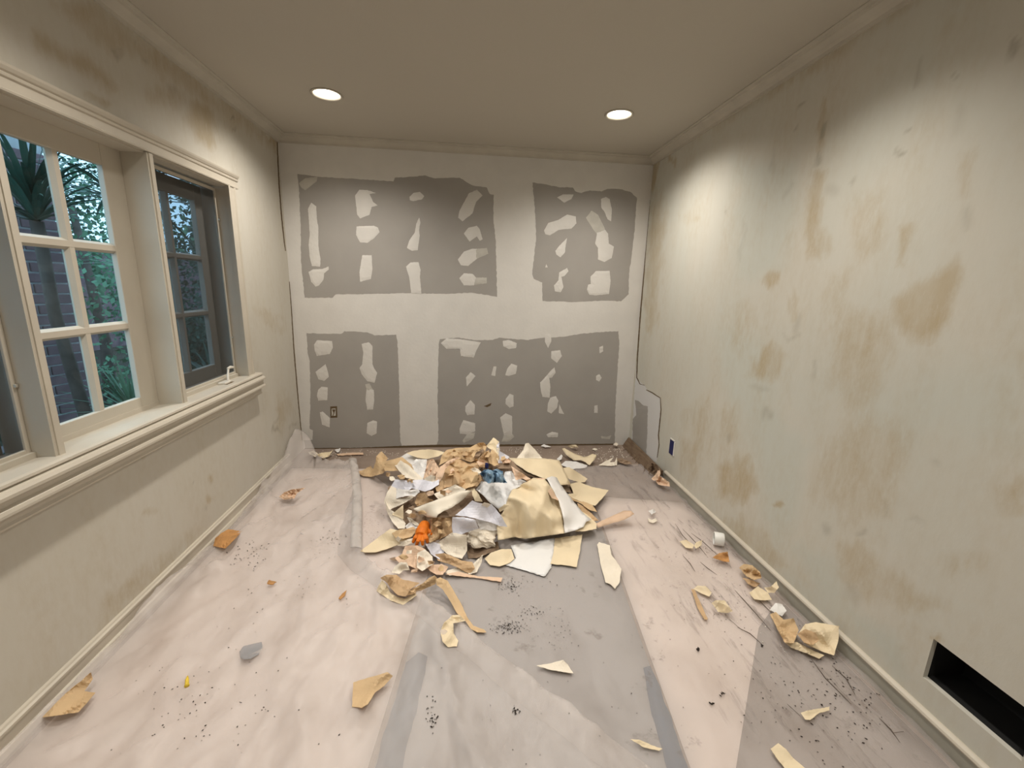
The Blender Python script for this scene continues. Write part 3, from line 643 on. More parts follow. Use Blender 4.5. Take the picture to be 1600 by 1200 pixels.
# ---------------------------------------------------------------- outside the window
tag(MB().box((-14, -4, -.35), (-.09, 22, -.25)).build('ground_outside', M['soil']), 'dark garden soil outside the window', 'ground', kind='structure')
A = hit([(22, 600)], 0, -1.5)[0]; B = hit([(158, 577)], 2, A[2])[0]
u = np.array([B[0] - A[0], B[1] - A[1], 0]); LW = np.hypot(u[0], u[1]); u /= LW; n = np.array([-u[1], u[0], 0]); n = n if n @ (CAM - A) < 0 else -n
pil = empty('brick_pillar', (A[0], A[1], -.25)); tag(pil, 'dark brick pillar with pale mortar outside the window', 'pillar')
ang = math.atan2(u[1], u[0]); pil.rotation_euler = (0, 0, ang)
sg = 1 if (Matrix.Rotation(ang, 3, 'Z') @ Vector((0, 1, 0))).dot(Vector(n)) > 0 else -1
BL, BH, MJ = .20, .058, .012
nb = max(2, int(round(LW / (BL + MJ)))); PW = nb * (BL + MJ)
mb = MB().box((.004, sg * .008, 0), (PW - .004, sg * (.45), 2.55)); mb.build('mortar_core', M['mortar'], pil)
bm_ = MB().box((0, -.004, 0), (BL, .09, BH)).build('brick', M['brick'], pil, bevel=.004)
hm = MB().box((0, -.004, 0), (BL / 2 - MJ / 2, .09, BH)).build('brick', M['brick'], pil, bevel=.004)
first = {bm_: True, hm: True}
def brick(src, x, z):
    o = src if first[src] else src.copy()
    if not first[src]: COL.objects.link(o)
    first[src] = False
    o.parent = pil; o.location = (x, 0 if sg > 0 else -.086, z); return o
for r in range(int(2.5 / (BH + MJ))):
    z = .02 + r * (BH + MJ)
    if r % 2 == 0:
        for c in range(nb): brick(bm_, MJ / 2 + c * (BL + MJ), z)
    else:
        brick(hm, MJ / 2, z)
        for c in range(nb - 1): brick(bm_, MJ / 2 + (c + .5) * (BL + MJ), z)
        brick(hm, MJ / 2 + (nb - .5) * (BL + MJ), z)

def blade_leaves(base, n_, L, w, seed, droop=.5, up=.2):
    g = random.Random(seed); v = []; f = []
    for k in range(n_):
        a = g.uniform(0, 2 * math.pi); e = g.uniform(up, 1.35); l = L * g.uniform(.6, 1.1); ww = w * g.uniform(.7, 1.2)
        d = Vector((math.cos(a), math.sin(a), 0)); s = Vector((-d.y, d.x, 0)); p0 = Vector(base)
        i0 = len(v)
        for j in range(6):
            t = j / 5
            p = p0 + d * (l * t * math.cos(e)) + Vector((0, 0, 1)) * (l * (t * math.sin(e) - droop * t * t))
            h = ww * (1 - t) ** .6 * (.6 + .8 * t if t < .4 else 1)
            v += [tuple(p + s * h), tuple(p + Vector((0, 0, .25 * h))), tuple(p - s * h)]
        for j in range(5):
            q = i0 + 3 * j; f += [(q, q + 1, q + 4, q + 3), (q + 1, q + 2, q + 5, q + 4)]
    return v, f
def spiky(label, pts, rad, heads, name='dracaena'):
    t = empty(name, pts[0]); tag(t, label, 'plant'); b = Vector(pts[0])
    MB().tube([Vector(p) - b for p in pts], rad, 8).build('trunk', M['bark'], t, True)
    for i, (h, n_, L, w, m, dr) in enumerate(heads):
        v, f = blade_leaves(Vector(h) - b, n_, L, w, i * 7 + 3 + int(abs(h[0]) * 100), dr); obj('leaf_rosette', v, f, M[m], t)
spiky('tall bare-trunked plant with drooping strap leaves before the brick pillar', [(-.95, 2.86, -.25), (-.93, 2.84, .6), (-.97, 2.82, 1.2), (-.95, 2.80, 1.72)], [.036, .033, .03, .03], [((-.95, 2.80, 1.72), 46, .75, .020, 'leaf', .45), ((-.97, 2.83, 1.86), 30, .62, .018, 'leaf', .3)])
spiky('second slim trunk with arching palm leaves beside the brick pillar', [(-1.1, 3.62, -.25), (-1.12, 3.6, .8), (-1.08, 3.62, 1.6), (-1.05, 3.6, 1.95)], [.035, .03, .03, .03], [((-1.05, 3.6, 1.95), 54, 1.0, .024, 'leaf', .5), ((-1.1, 3.6, 1.5), 14, .5, .018, 'leaf2', .5)])
spiky('low clump of long green strap leaves at the foot of the pillar', [(-.72, 2.93, -.25), (-.72, 2.93, .2), (-.72, 2.93, .58)], [.03, .03, .03], [((-.72, 2.93, .58), 44, .46, .013, 'leaf2', .15)], 'strap_leaf_plant')
spiky('low strap-leaved shrub outside the screened window', [(-.85, 4.1, -.25), (-.85, 4.1, .3), (-.85, 4.1, .5)], [.03, .03, .03], [((-.85, 4.1, .5), 40, .55, .016, 'leaf', .3)], 'strap_leaf_plant')

def leafy(name, label, base, h, crown, n_, m, seed, leaf=.06, cat='tree'):
    """a tree or bush: trunk and a crown of small folded leaves inside an ellipsoid"""
    g = random.Random(seed); t = empty(name, base); tag(t, label, cat, 'garden trees outside the window')
    MB().tube([(0, 0, 0), (.05, .04, h * .4), (-.03, .02, h)], [.07, .05, .03], 8).build('trunk', M['bark'], t, True)
    (cx0, cy0, cz0), (rx, ry, rz) = crown; v = []; f = []
    cl = []
    for k in range(max(8, n_ // 45)):
        cl.append(tuple(max(-.8, min(.8, g.gauss(0, .45))) for _ in range(3)))
    for k in range(n_):
        q = g.choice(cl); p = Vector((cx0 + rx * (q[0] + g.gauss(0, .10)), cy0 + ry * (q[1] + g.gauss(0, .10)), cz0 + rz * (q[2] + g.gauss(0, .10))))
        d = Vector((g.gauss(0, 1), g.gauss(0, 1), g.gauss(0, 1) - .3)).normalized(); s = d.orthogonal().normalized(); L = leaf * g.uniform(.6, 1.4)
        i0 = len(v); v += [tuple(p), tuple(p + d * L * .5 + s * L * .28), tuple(p + d * L), tuple(p + d * L * .5 - s * L * .28)]; f.append((i0, i0 + 1, i0 + 2, i0 + 3))
    o = obj('foliage', v, f, M[m], t); o['kind'] = 'stuff'
    return t
leafy('garden_tree', 'leafy tree with fine dark leaves beyond the far casement', (-1.9, 7.1, -.25), 2.6, ((0, 0, 2.2), (.8, 1.0, 1.7)), 5200, 'leaf', 11)
leafy('garden_tree', 'light green tree seen beside the brick pillar', (-2.6, 5.2, -.25), 2.4, ((.0, .0, 1.7), (.75, .75, 1.6)), 3600, 'leaf2', 12)
leafy('garden_tree', 'tall dark tree filling the view above the pillar', (-4.7, 6.0, -.25), 3.4, ((0, 0, 3.0), (1.3, 1.9, 1.9)), 6500, 'leaf', 13, .08)
leafy('garden_tree', 'broad dark tree standing farther back in the garden', (-3.9, 10.6, -.25), 3.4, ((0, 0, 2.6), (1.6, 2.2, 2.2)), 6500, 'leaf', 14, .09)
leafy('garden_shrub', 'dense dark shrub low outside the screened casement', (-1.35, 4.9, -.25), .8, ((0, 0, .75), (.42, .5, .65)), 4200, 'leaf', 15, .05, 'shrub')
leafy('garden_shrub', 'dark shrub left of the brick pillar', (-1.5, 2.2, -.25), 1.0, ((0, 0, 1.0), (.6, .6, 1.1)), 3200, 'leaf', 16, .06, 'shrub')
tag(MB().box((-7.2, -3, -.3), (-7.0, 21, 2.05)).build('garden_wall', M['brick']), 'dark garden wall behind the trees', 'wall', kind='structure')

# ---------------------------------------------------------------- floor coverings
def floorpx(pts): return [tuple(q[:2]) for q in hit([p[:2] for p in pts], 2, 0.0)]
def sheet(name, label, cat, xy, t, m, hf, step=.03, jit=0, sub=None, seed=1, kindgrp=None):
    P2, F = tri_region(xy, step, jit, sub, seed); z = hf(P2)
    V, F, fm = thicken(np.column_stack([P2, z]), F, t)
    o = obj(name, V, F, m, smooth=True); return tag(o, label, cat, kindgrp)
# pinkish rosin paper under the plastic, grey paper runner and its tape
M['rosin'] = mat('pink_rosin_paper', (.80, .69, .63), .8, var=.08, scale=3)
rl = floorpx([(595, 1200), (640, 1030)]); 
d0 = np.array([.118, .993]); d0 /= np.hypot(*d0); n0 = np.array([d0[1], -d0[0]]); o0 = np.array([1.13, 1.06])
def run(s, t): return tuple(o0 + d0 * s + n0 * t)
flat = lambda z: (lambda P: np.full(len(P), z) + .0006 * fbm(P[:, 0] * 8, P[:, 1] * 8, 3))
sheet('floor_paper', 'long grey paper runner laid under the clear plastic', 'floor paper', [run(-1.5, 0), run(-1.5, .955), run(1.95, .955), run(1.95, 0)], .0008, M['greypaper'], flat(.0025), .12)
sheet('floor_paper', 'pinkish rosin paper under the cloudy plastic beside the window wall', 'floor paper', [(.04, .0), (1.0, .0), run(-.9, -.02), run(.3, -.02), run(1.0, -.02), (1.02, 2.75), (.62, 3.30), (.06, 3.34)], .0008, M['rosin'], flat(.0012), .12)
sheet('floor_paper', 'pinkish rosin paper under thin plastic beside the stained wall', 'floor paper', [run(-.9, .97), (2.05, .0), (2.92, .0), (2.92, 2.62), (2.30, 2.75), run(1.4, .97), run(.6, .97)], .0008, M['rosin'], flat(.0012), .12)
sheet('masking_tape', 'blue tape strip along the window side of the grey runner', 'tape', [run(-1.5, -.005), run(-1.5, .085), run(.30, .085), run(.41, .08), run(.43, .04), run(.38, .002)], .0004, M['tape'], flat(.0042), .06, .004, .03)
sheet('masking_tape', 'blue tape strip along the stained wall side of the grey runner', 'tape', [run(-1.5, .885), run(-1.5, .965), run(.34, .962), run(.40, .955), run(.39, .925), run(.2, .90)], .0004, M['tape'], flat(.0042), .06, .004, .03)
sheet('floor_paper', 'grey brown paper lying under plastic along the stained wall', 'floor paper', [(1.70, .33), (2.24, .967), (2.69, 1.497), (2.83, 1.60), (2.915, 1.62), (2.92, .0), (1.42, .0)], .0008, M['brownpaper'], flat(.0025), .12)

def ridge(P, pts, a, w):
    d = seg_dist(P, floorpx(pts)); return a * np.exp(-(d / w) ** 2)
def wrinkles(P, s, amp):
    x, y = P[:, 0], P[:, 1]
    r = 1 - np.abs(2 * fbm(x * 3.2 + .8 * y, y * 1.5, s, 3) / .875 - 1); r2 = 1 - np.abs(2 * fbm(x * 7 - 3 * y, y * 3 + 2 * x, s + 9, 3) / .875 - 1)
    return amp * (r ** 5 * 1.0 + r2 ** 5 * .6)
BEDGE = [(557, 722), (562, 745), (566, 780), (566, 830), (566, 866), (590, 892), (622, 912), (662, 936), (700, 962), (750, 1003), (800, 1040), (850, 1082), (900, 1120), (955, 1160), (1010, 1200), (1080, 1255)]
def h_center(P):
    z = .006 + wrinkles(P, 31, .012) * (.25 + .75 * np.clip((P[:, 0] - 2.05) / .4, 0, 1))
    for pts, a, w in (([(850, 1075), (905, 1110), (960, 1150), (1040, 1200)], .006, .02), ([(920, 1125), (985, 1120), (1020, 1132)], .006, .02), ([(1085, 960), (1140, 1040), (1165, 1100)], .008, .025), ([(1090, 870), (1150, 930), (1240, 1010)], .01, .03),
                      ([(1060, 830), (1130, 900), (1210, 985)], .01, .02), ([(1200, 990), (1300, 1080), (1400, 1180)], .012, .03), ([(1150, 920), (1210, 985), (1260, 1020)], .01, .015), ([(1010, 755), (1060, 800), (1120, 850)], .01, .03), ([(960, 838), (1060, 832)], .006, .02), ([(1280, 1130), (1320, 1190)], .01, .02), ([(1330, 1050), (1420, 1160)], .014, .03)):
        z += ridge(P, pts, a, w)
    edge = np.clip((P[:, 0] - 2.90) / .03, 0, 1); z += .008 * edge
    return z
cback = floorpx([(560, 741), (610, 746), (660, 744), (700, 742), (760, 742), (872, 738), (915, 731), (960, 729), (1012, 726)])
sheet('plastic_drop_sheet', 'thin dirty plastic drop sheet spread beside the stained wall', 'drop sheet', [(1.78, .12), (2.932, .12), (2.932, 1.2), (2.932, 2.2), (2.93, 3.02)] + cback[::-1] + [(q[0] - .13, q[1]) for q in floorpx(BEDGE)[3:-1]], .0006, M['film2'], h_center, .034, .006, .05, 3)
def h_left(P):
    z = .009 + wrinkles(P, 51, .034)
    eb = floorpx(BEDGE); d = seg_dist(P, eb); up = np.clip((P[:, 1] - 2.1) / .1, 0, 1)
    z += (.007 + .015 * up) * np.exp(-((d - .035) / (.018 + .018 * up)) ** 2) + .008 * np.exp(-((d - .14) / .03) ** 2) * (fbm(P[:, 0] * 3, P[:, 1] * 3, 4) + .3)
    q = np.hypot(P[:, 0] - .0, (P[:, 1] - 3.62) * .75); z += .13 * np.exp(-(q / .20) ** 2)
    z += .05 * np.exp(-(P[:, 0] / .07) ** 2) * np.clip((P[:, 1] - 2.5) / .6, 0, 1)
    for pts, a, w in (([(220, 970), (260, 930), (310, 890)], .022, .022), ([(160, 1010), (250, 960), (330, 870)], .012, .02), ([(300, 1010), (350, 960), (440, 860)], .014, .02), ([(420, 870), (500, 800), (560, 770)], .016, .03), ([(330, 900), (450, 810), (545, 740)], .012, .03), ([(100, 1190), (200, 1120), (290, 1050)], .012, .02), ([(505, 820), (470, 870), (400, 960)], .010, .02),
                      ([(550, 960), (520, 1050), (420, 1190)], .014, .03), ([(600, 960), (590, 1010), (540, 1090)], .010, .025), ([(460, 1120), (520, 1030), (700, 1000)], .008, .02), ([(410, 760), (432, 800), (436, 830)], .02, .02), ([(470, 705), (440, 760), (400, 800)], .03, .03), ([(505, 722), (545, 728), (560, 735)], .02, .02), ([(480, 760), (520, 790), (560, 800)], .012, .03)):
        z += ridge(P, pts, a, w)
    return z
lb = [tuple(q[:2]) for q in hit([(497, 717), (515, 722), (540, 724)], 2, 0.02)]
sheet('plastic_drop_sheet', 'cloudy wrinkled plastic drop sheet under the window with folded edge', 'drop sheet', [(.03, .12), (.03, 1.0), (.03, 2.0), (.025, 3.0), (.01, 3.60), (.05, 3.68), (.11, 3.62)] + lb + floorpx(BEDGE) + [(1.95, .12)], .0006, M['film'], h_left, .022, 0, .024, 5)
eb = floorpx(BEDGE); film_left = bpy.data.objects['plastic_drop_sheet.001']
def hem(P):
    return h_left(P) + .004
hm_pts = eb[:5] + [(q[0] - .06, q[1]) for q in eb[:5]][::-1]
P2, F = tri_region(hm_pts, .02, 0, .024, 4); V, F, fm = thicken(np.column_stack([P2, hem(P2)]), F, .0006)
M['hem'] = sheer('doubled_plastic_film', (.84, .79, .75), .3, .66, spec=.5)
tag(obj('folded_hem', V, F, M['hem'], film_left, smooth=True), 'doubled over edge of the plastic sheet')

# ---------------------------------------------------------------- stripped wallpaper: sheets traced as outlines lying on the heap
CTRL = [(566, 862, 0), (600, 860, .01), (560, 740, .01), (596, 705, .10), (625, 715, .12), (600, 800, .05), (606, 760, .09), (640, 740, .16), (650, 708, .17), (700, 705, .25), (750, 692, .30), (775, 688, .30), (800, 710, .24),
        (700, 735, .25), (740, 730, .27), (690, 770, .20), (740, 765, .22), (640, 785, .12), (690, 800, .15), (740, 800, .14), (620, 820, .05), (660, 835, .06), (710, 830, .09), (760, 830, .08), (700, 860, .03), (740, 862, .01), (760, 850, .03),
        (850, 716, .20), (880, 722, .14), (850, 748, .21), (880, 757, .13), (830, 775, .19), (790, 780, .19), (780, 815, .11), (830, 805, .12), (870, 800, .12), (830, 838, .012), (880, 832, .012), (780, 843, .012), (920, 812, .05), (930, 826, .01),
        (905, 780, .07), (950, 766, .03), (928, 790, .03), (918, 750, .02), (985, 802, .02), (830, 870, 0), (900, 880, 0), (640, 885, .02), (700, 885, .02), (620, 920, .01), (750, 890, 0), (700, 960, 0)]
CT = np.array(CTRL, float)
def hmap(p):
    p = np.atleast_2d(np.asarray(p, float))
    d2 = ((p[:, None, :2] - CT[None, :, :2]) ** 2).sum(2); w = np.exp(-d2 / (2 * 15. ** 2)) + 1e-4 / (d2 + 200)
    h = (w * CT[None, :, 2]).sum(1) / w.sum(1)
    return h
def sheet_base(P):        # height of the plastic under a pixel lying on the floor
    q = hit(P, 2, 0.01)[:, :2]
    return np.maximum(h_center(q), np.where(inside(q, floorpx(BEDGE) + [(1.9, .1), (0, .1), (0, 3.6)]), h_left(q), 0)) + .003
def paper(name, label, cat, pts, m, m2=None, off=0, cr=.0, fr=9, bulge=0., pile=True, grp=None, step=None, jit=.35, seed=None, curl=0., thick=.0012, smooth=False):
    """a torn sheet: pixel outline, optional third value per corner = extra height; cr / fr = crumple height and frequency"""
    seed = seed if seed is not None else int(pts[0][0] * 13 + pts[0][1] * 7)
    A = np.array([(p[0], p[1]) for p in pts], float); E = np.array([p[2] if len(p) > 2 else 0. for p in pts])
    size = max(np.ptp(A[:, 0]), np.ptp(A[:, 1])); step = step or max(1.6, min(4.5, size / 14))
    P2, F = tri_region(pts, step, jit, max(1.8, step * .8), seed)
    # interpolate the corner heights along the rim and into the sheet
    rim = []; rh = []
    for i in range(len(A)):
        for s in np.linspace(0, 1, 6, endpoint=False):
            j = (i + 1) % len(A); rim.append(A[i] * (1 - s) + A[j] * s); rh.append(E[i] * (1 - s) + E[j] * s)
    rim = np.array(rim); rh = np.array(rh)
    d = np.hypot(P2[:, None, 0] - rim[None, :, 0], P2[:, None, 1] - rim[None, :, 1]) + .3; w = d ** -3
    ex = (w * rh).sum(1) / w.sum(1)
    de = seg_dist(P2, [tuple(a) for a in A], True); dm = max(de.max(), 1e-6)
    base = np.maximum(hmap(P2), sheet_base(P2)) if pile else sheet_base(P2)
    z = base + off + ex + bulge * np.sqrt(np.clip(de / dm, 0, 1)) + curl * np.exp(-de / (dm * .35))
    Q = hit(P2, 2, z)
    if cr:
        c = crumple(Q[:, 0], Q[:, 1], seed, fr) * cr
        z = np.maximum(z + c + (cr * .9 if not pile else cr * .3), .006 if pile else base + .001)
    else:
        z = z + .003 * (fbm(Q[:, 0] * 9, Q[:, 1] * 9, seed) - .47)
        z = np.maximum(z, .006 if pile else base)
    V, F, fm = thicken(hit(P2, 2, z), F, thick)
    c0 = V[:, :].mean(0); c0[2] = V[:, 2].min()
    o = obj(name, V - c0, F, [M[m], M[m2 or m]], fm=fm, smooth=smooth); o.location = c0
    return tag(o, label, cat, grp)
G1 = 'stripped wallpaper heaped on the drop sheet'; G2 = 'torn wallpaper scraps scattered on the drop sheet'; G3 = 'debris along the foot of the back wall'
def pw(label, pts, m, m2=None, **k):
    k.setdefault('grp', G1); k.setdefault('name', 'wallpaper_sheet'); k.setdefault('cat', 'wallpaper'); nm = k.pop('name'); c = k.pop('cat'); g = k.pop('grp')
    return paper(nm, label, c, pts, m, m2, grp=g, **k)
# buried layers first
pw('brown crumpled wallpaper buried deep in the heap beneath everything', [(606, 762), (640, 735), (690, 715), (760, 705), (800, 725), (815, 760), (795, 800), (775, 838), (730, 858), (690, 852), (650, 842), (615, 822)], 'brown', off=-.05, cr=.02, fr=9)
pw('kraft wallpaper layer crushed beneath the cream sheets of the heap', [(790, 725), (850, 720), (878, 740), (890, 775), (915, 800), (928, 816), (900, 828), (830, 832), (790, 830)], 'brown', off=-.045, cr=.01)
# back left bow
pw('tan wallpaper strip bent like a bow at the far window-side end of the heap', [(556, 737), (566, 735), (579, 728, .02), (583, 733, .01), (587, 722, .02), (588, 713, .05), (596, 705, .07), (606, 716, .04), (600, 724, .02), (602, 735), (598, 740), (580, 745, -.0), (567, 744)], 'tan', cr=.022, fr=7)
pw('tan folded flap joining the bow strip to the heap', [(594, 722, .02), (612, 718, .04), (628, 714, .04), (638, 722, .01), (652, 733), (632, 735), (602, 736)], 'tan', off=.01, cr=.015, fr=7)
pw('grey shaded white sheet behind the lens-shaped piece', [(624, 715), (636, 708), (652, 713), (667, 718), (668, 726), (655, 742), (640, 730)], 'white', off=.0, cr=.008)
pw('lens-shaped cream sheet lying flat on the back of the heap', [(635, 708, .01), (648, 704), (668, 702), (685, 704), (696, 707), (685, 713), (667, 717), (652, 715), (643, 712)], 'cream', off=.035)
pw('white wallpaper folded in a long pointed cone', [(613, 722, .01), (626, 719, .03), (640, 728, .03), (650, 738, .02), (662, 749), (652, 751), (633, 746), (622, 734)], 'ivory', off=.02, cr=.008, fr=6)
pw('creased white sheet with a slit beside the pointed cone', [(643, 725, .01), (650, 717, .03), (667, 718, .03), (666, 730), (661, 749), (648, 738)], 'white', off=.02, cr=.018, fr=8)
pw('peach crumpled scrap between the white sheet and the kraft roll', [(665, 720), (677, 717, .03), (686, 731), (683, 745), (676, 757), (662, 750), (664, 735)], 'peach', off=.015, cr=.02, fr=12)
pw('ivory twisted scrap at the end of the lavender sheet', [(662, 748), (674, 742, .02), (684, 744), (682, 756), (670, 758)], 'ivory', off=.025, cr=.012, fr=12)
# kraft crest
pw('large kraft wallpaper rolled over the crest of the heap', [(686, 727), (691, 710, .02), (698, 703, .02), (712, 700, .02), (735, 699, .02), (748, 692, .03), (756, 691, .03), (761, 697, .02), (757, 708), (746, 717), (736, 722), (720, 717), (702, 719), (692, 724)], 'tan', 'brown', off=.03, cr=.022, fr=8)
pw('brown sheet coloured as the shadowed hollow of the kraft roll', [(738, 712), (744, 703), (754, 700), (757, 704), (748, 713), (740, 716)], 'brown', off=.055, cr=.01, fr=14)  # shade inside the roll put in as a brown sheet
pw('kraft strip hanging over the hollow of the roll', [(736, 711), (742, 703, .01), (754, 699, .01), (755, 701), (744, 707), (740, 715)], 'tan', off=.065, cr=.006, fr=14)
pw('pinkish kraft roll lying down the side of the crest', [(681, 742), (687, 730, .02), (700, 720, .03), (714, 714, .02), (722, 716), (706, 728), (696, 738, .01), (688, 752), (680, 755)], 'peach', off=.03, cr=.014, fr=9)
pw('heavily crumpled kraft wallpaper filling the middle of the heap', [(690, 748), (699, 730, .02), (715, 716, .02), (730, 721, .01), (746, 717), (749, 735), (753, 750), (746, 760), (735, 763), (720, 762), (705, 760), (694, 762)], 'kraft', off=.02, cr=.055, fr=7, step=2.0)
pw('crumpled kraft ball beside the blue rag', [(712, 738), (728, 727, .02), (744, 730, .02), (748, 745), (742, 759), (726, 764), (714, 754)], 'tan', off=.035, cr=.035, fr=7.5, step=2.0)
pw('small kraft crumple with a dark crease', [(694, 736), (704, 724, .02), (716, 722, .02), (720, 733), (708, 742), (698, 744)], 'tan', off=.045, cr=.028, fr=13, step=2)
pw('kraft fold sinking into the dark gap of the heap', [(680, 760), (690, 750, .01), (706, 745, .02), (716, 752), (706, 764), (692, 768), (682, 768)], 'kraft', off=.025, cr=.022, fr=12)
pw('peach torn triangle standing by the cream peak', [(762, 715), (769, 701, .03), (780, 713, .02), (780, 726), (772, 728), (764, 723)], 'tan', off=.03, cr=.012, fr=9)
pw('kraft curl between the roll and the peach triangle', [(744, 722), (756, 708, .02), (764, 703, .02), (766, 718), (760, 730), (748, 730)], 'kraft', off=.025, cr=.02, fr=10)
pw('ivory wallpaper peak standing highest above the heap', [(760, 697, .02), (771, 683.5, .06), (780, 690, .05), (779, 706, .02), (778, 722), (771, 704, .01), (763, 700, .01)], 'cream', off=.04, cr=.006)
pw('white side flap hanging from the ivory peak', [(776, 696, .04), (780, 690, .06), (781, 705, .02), (788, 709), (796, 714), (790, 722), (779, 724)], 'lav', off=.035, cr=.006)
pw('thin peach shavings beside the ivory peak', [(782, 718), (790, 716, .02), (799, 719), (797, 724), (786, 724)], 'peach', off=.05, cr=.02, fr=20)
pw('pale peach curl above the blue rag', [(735, 733), (741, 730, .02), (748, 733), (754, 740), (748, 742), (740, 737)], 'ivory', off=.05, cr=.015, fr=18)
# centre left sheets
pw('lavender white sheet draped across the window side of the heap', [(611, 760), (617, 749, .02), (640, 751, .02), (660, 749, .02), (676, 753), (686, 749), (686, 757), (675, 764, .01), (664, 768, .02), (652, 765, .01), (643, 763), (630, 773, .01), (619, 776)], 'lav', off=.035, cr=.010, fr=7)
pw('white curled lip with dark hollow below the lavender sheet', [(619, 763), (640, 766, .02), (652, 764, .02), (656, 768, .01), (648, 776), (642, 774), (634, 775), (619, 779)], 'white', 'brown', off=.045, cr=.01, fr=9)
pw('beige curled sheet bulging at the window-side edge of the heap', [(600, 784), (604, 771, .02), (611, 759, .03), (619, 763, .03), (619, 780, .02), (636, 777, .01), (650, 770), (645, 778), (630, 787), (616, 793), (606, 798)], 'ivory', 'brown', off=.02, cr=.010, fr=6)
pw('long beige sheet folded down to the floor at the heap edge', [(601, 781, .03), (607, 795, .02), (616, 800, .02), (628, 810, .01), (634, 818), (632, 826), (622, 826), (612, 814), (604, 798)], 'ivory', off=.01, cr=.008)
pw('small cream triangle propped inside the folded beige sheet', [(612, 804, .01), (622, 795, .03), (630, 789, .03), (630, 811, .01)], 'cream', off=.02)
pw('wrinkled greenish beige scrap with a glossy blister', [(648, 786), (653, 772, .02), (664, 769, .03), (669, 778, .02), (678, 782), (662, 788), (652, 791)], 'kraft', off=.01, cr=.02, fr=14)
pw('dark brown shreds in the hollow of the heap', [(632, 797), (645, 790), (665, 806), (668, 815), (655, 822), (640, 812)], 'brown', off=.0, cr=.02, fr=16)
pw('narrow grey brown shred lying in the hollow', [(636, 808), (642, 810, .01), (656, 820), (652, 822), (640, 815)], 'ivory', off=.02, cr=.008, fr=14)
pw('white scrap in the hollow beside the orange glove', [(633, 822), (641, 815, .01), (650, 819), (654, 823), (645, 828), (636, 828)], 'white', off=.012, cr=.01, fr=14)
pw('cream speckled piece above the stiff ivory board', [(678, 772), (695, 764, .01), (712, 757, .02), (728, 765, .01), (718, 771), (700, 778), (686, 782)], 'ivory', off=.04, cr=.010, fr=12)
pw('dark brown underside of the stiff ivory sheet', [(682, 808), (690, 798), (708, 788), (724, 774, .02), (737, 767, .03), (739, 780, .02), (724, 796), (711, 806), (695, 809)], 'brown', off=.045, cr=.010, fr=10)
pw('stiff ivory wallpaper sheet with a curled edge in the middle of the heap', [(646, 795, .02), (660, 789, .02), (690, 778, .03), (715, 769, .04), (731, 766, .05), (737, 767, .04), (722, 782, .03), (706, 793, .03), (692, 799, .02), (684, 804, .02), (682, 809, .01), (668, 808), (656, 802)], 'ivory', off=.055, smooth=True)
# white film, cream sheets, long bag
pw('glossy white plastic film in the centre of the heap', [(742, 764), (752, 752), (770, 753), (784, 752), (789, 737), (799, 736, .01), (806, 746), (822, 752), (818, 758), (799, 766), (793, 780), (791, 790), (780, 797), (766, 786), (754, 773)], 'gloss', off=.02, cr=.006, fr=7, name='plastic_film', cat='plastic film', smooth=True)
pw('cream scrap tucked between stiff ivory sheet and white film', [(728, 765), (740, 762), (748, 772), (754, 784), (742, 783), (738, 774)], 'cream', off=.035)
pw('peach torn shreds hanging over the white film', [(799, 728), (806, 733, .01), (814, 738, .01), (826, 746), (833, 750), (828, 754), (817, 748), (806, 750), (803, 742)], 'peach', off=.045, cr=.02, fr=14)
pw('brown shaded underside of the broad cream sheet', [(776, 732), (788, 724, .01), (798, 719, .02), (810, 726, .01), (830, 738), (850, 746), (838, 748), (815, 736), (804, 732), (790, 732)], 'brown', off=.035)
pw('broad cream sheet arched over the back of the heap', [(794, 715), (812, 716, .02), (848, 716, .03), (874, 719, .02), (881, 734, .01), (892, 757), (877, 758, .01), (862, 750), (850, 748, .01), (826, 738, .01), (807, 726, .01)], 'cream', 'brown', off=.04, smooth=True, cr=.005, fr=4)
pw('pale upright sheet peaking behind the broad cream sheet', [(807, 716), (818, 703, .03), (821, 693, .06), (826, 692, .06), (836, 702, .03), (848, 717), (828, 720)], 'ivory', off=.03, cr=.008)
pw('cream sheet slipping off the back of the heap', [(880, 731, .01), (890, 730), (906, 740), (918, 748), (914, 753), (906, 754), (890, 749), (884, 744)], 'cream', off=.01)
pw('cream sheet with a raised corner at the stained wall side of the heap', [(890, 756), (904, 753), (926, 761), (951, 766, .01), (940, 780), (930, 790, .01), (915, 786), (898, 780), (886, 772), (896, 771, .01), (893, 762)], 'cream', 'brown', off=.025, cr=.006, fr=5)
pw('tan fold hanging below the raised cream corner', [(886, 772), (900, 779), (926, 789, .01), (933, 800), (922, 797), (908, 787), (894, 781)], 'tan', off=.02, cr=.008)
pw('brown sheet painted as the shadowed gap beneath the cream corner', [(875, 757), (893, 757), (897, 771), (884, 768)], 'brown', off=.005)  # brown colour stands for the shade in the gap
pw('crushed tan scraps squeezed behind the long bundle', [(902, 786), (914, 792), (928, 806), (936, 814), (926, 814), (914, 804), (905, 796)], 'kraft', off=.01, cr=.016, fr=14)
pw('big bulging bundle of beige wallpaper folded like a sack', [(776, 826), (778, 812), (787, 798), (793, 781), (799, 766), (820, 754), (836, 745), (850, 747), (862, 762), (872, 780), (879, 800), (882, 833), (850, 838), (820, 842), (806, 839), (778, 844)], 'cream', off=.035, cr=.030, fr=8, bulge=.01, step=3, smooth=True, name='wallpaper_bundle')
pw('peach patch painting the fold shading at the mouth of the beige bundle', [(838, 747), (850, 747, .01), (862, 764, .01), (873, 782), (862, 778), (854, 764)], 'peach', 'brown', off=.05, cr=.004)  # shading of the bundle's fold laid on as a coloured piece
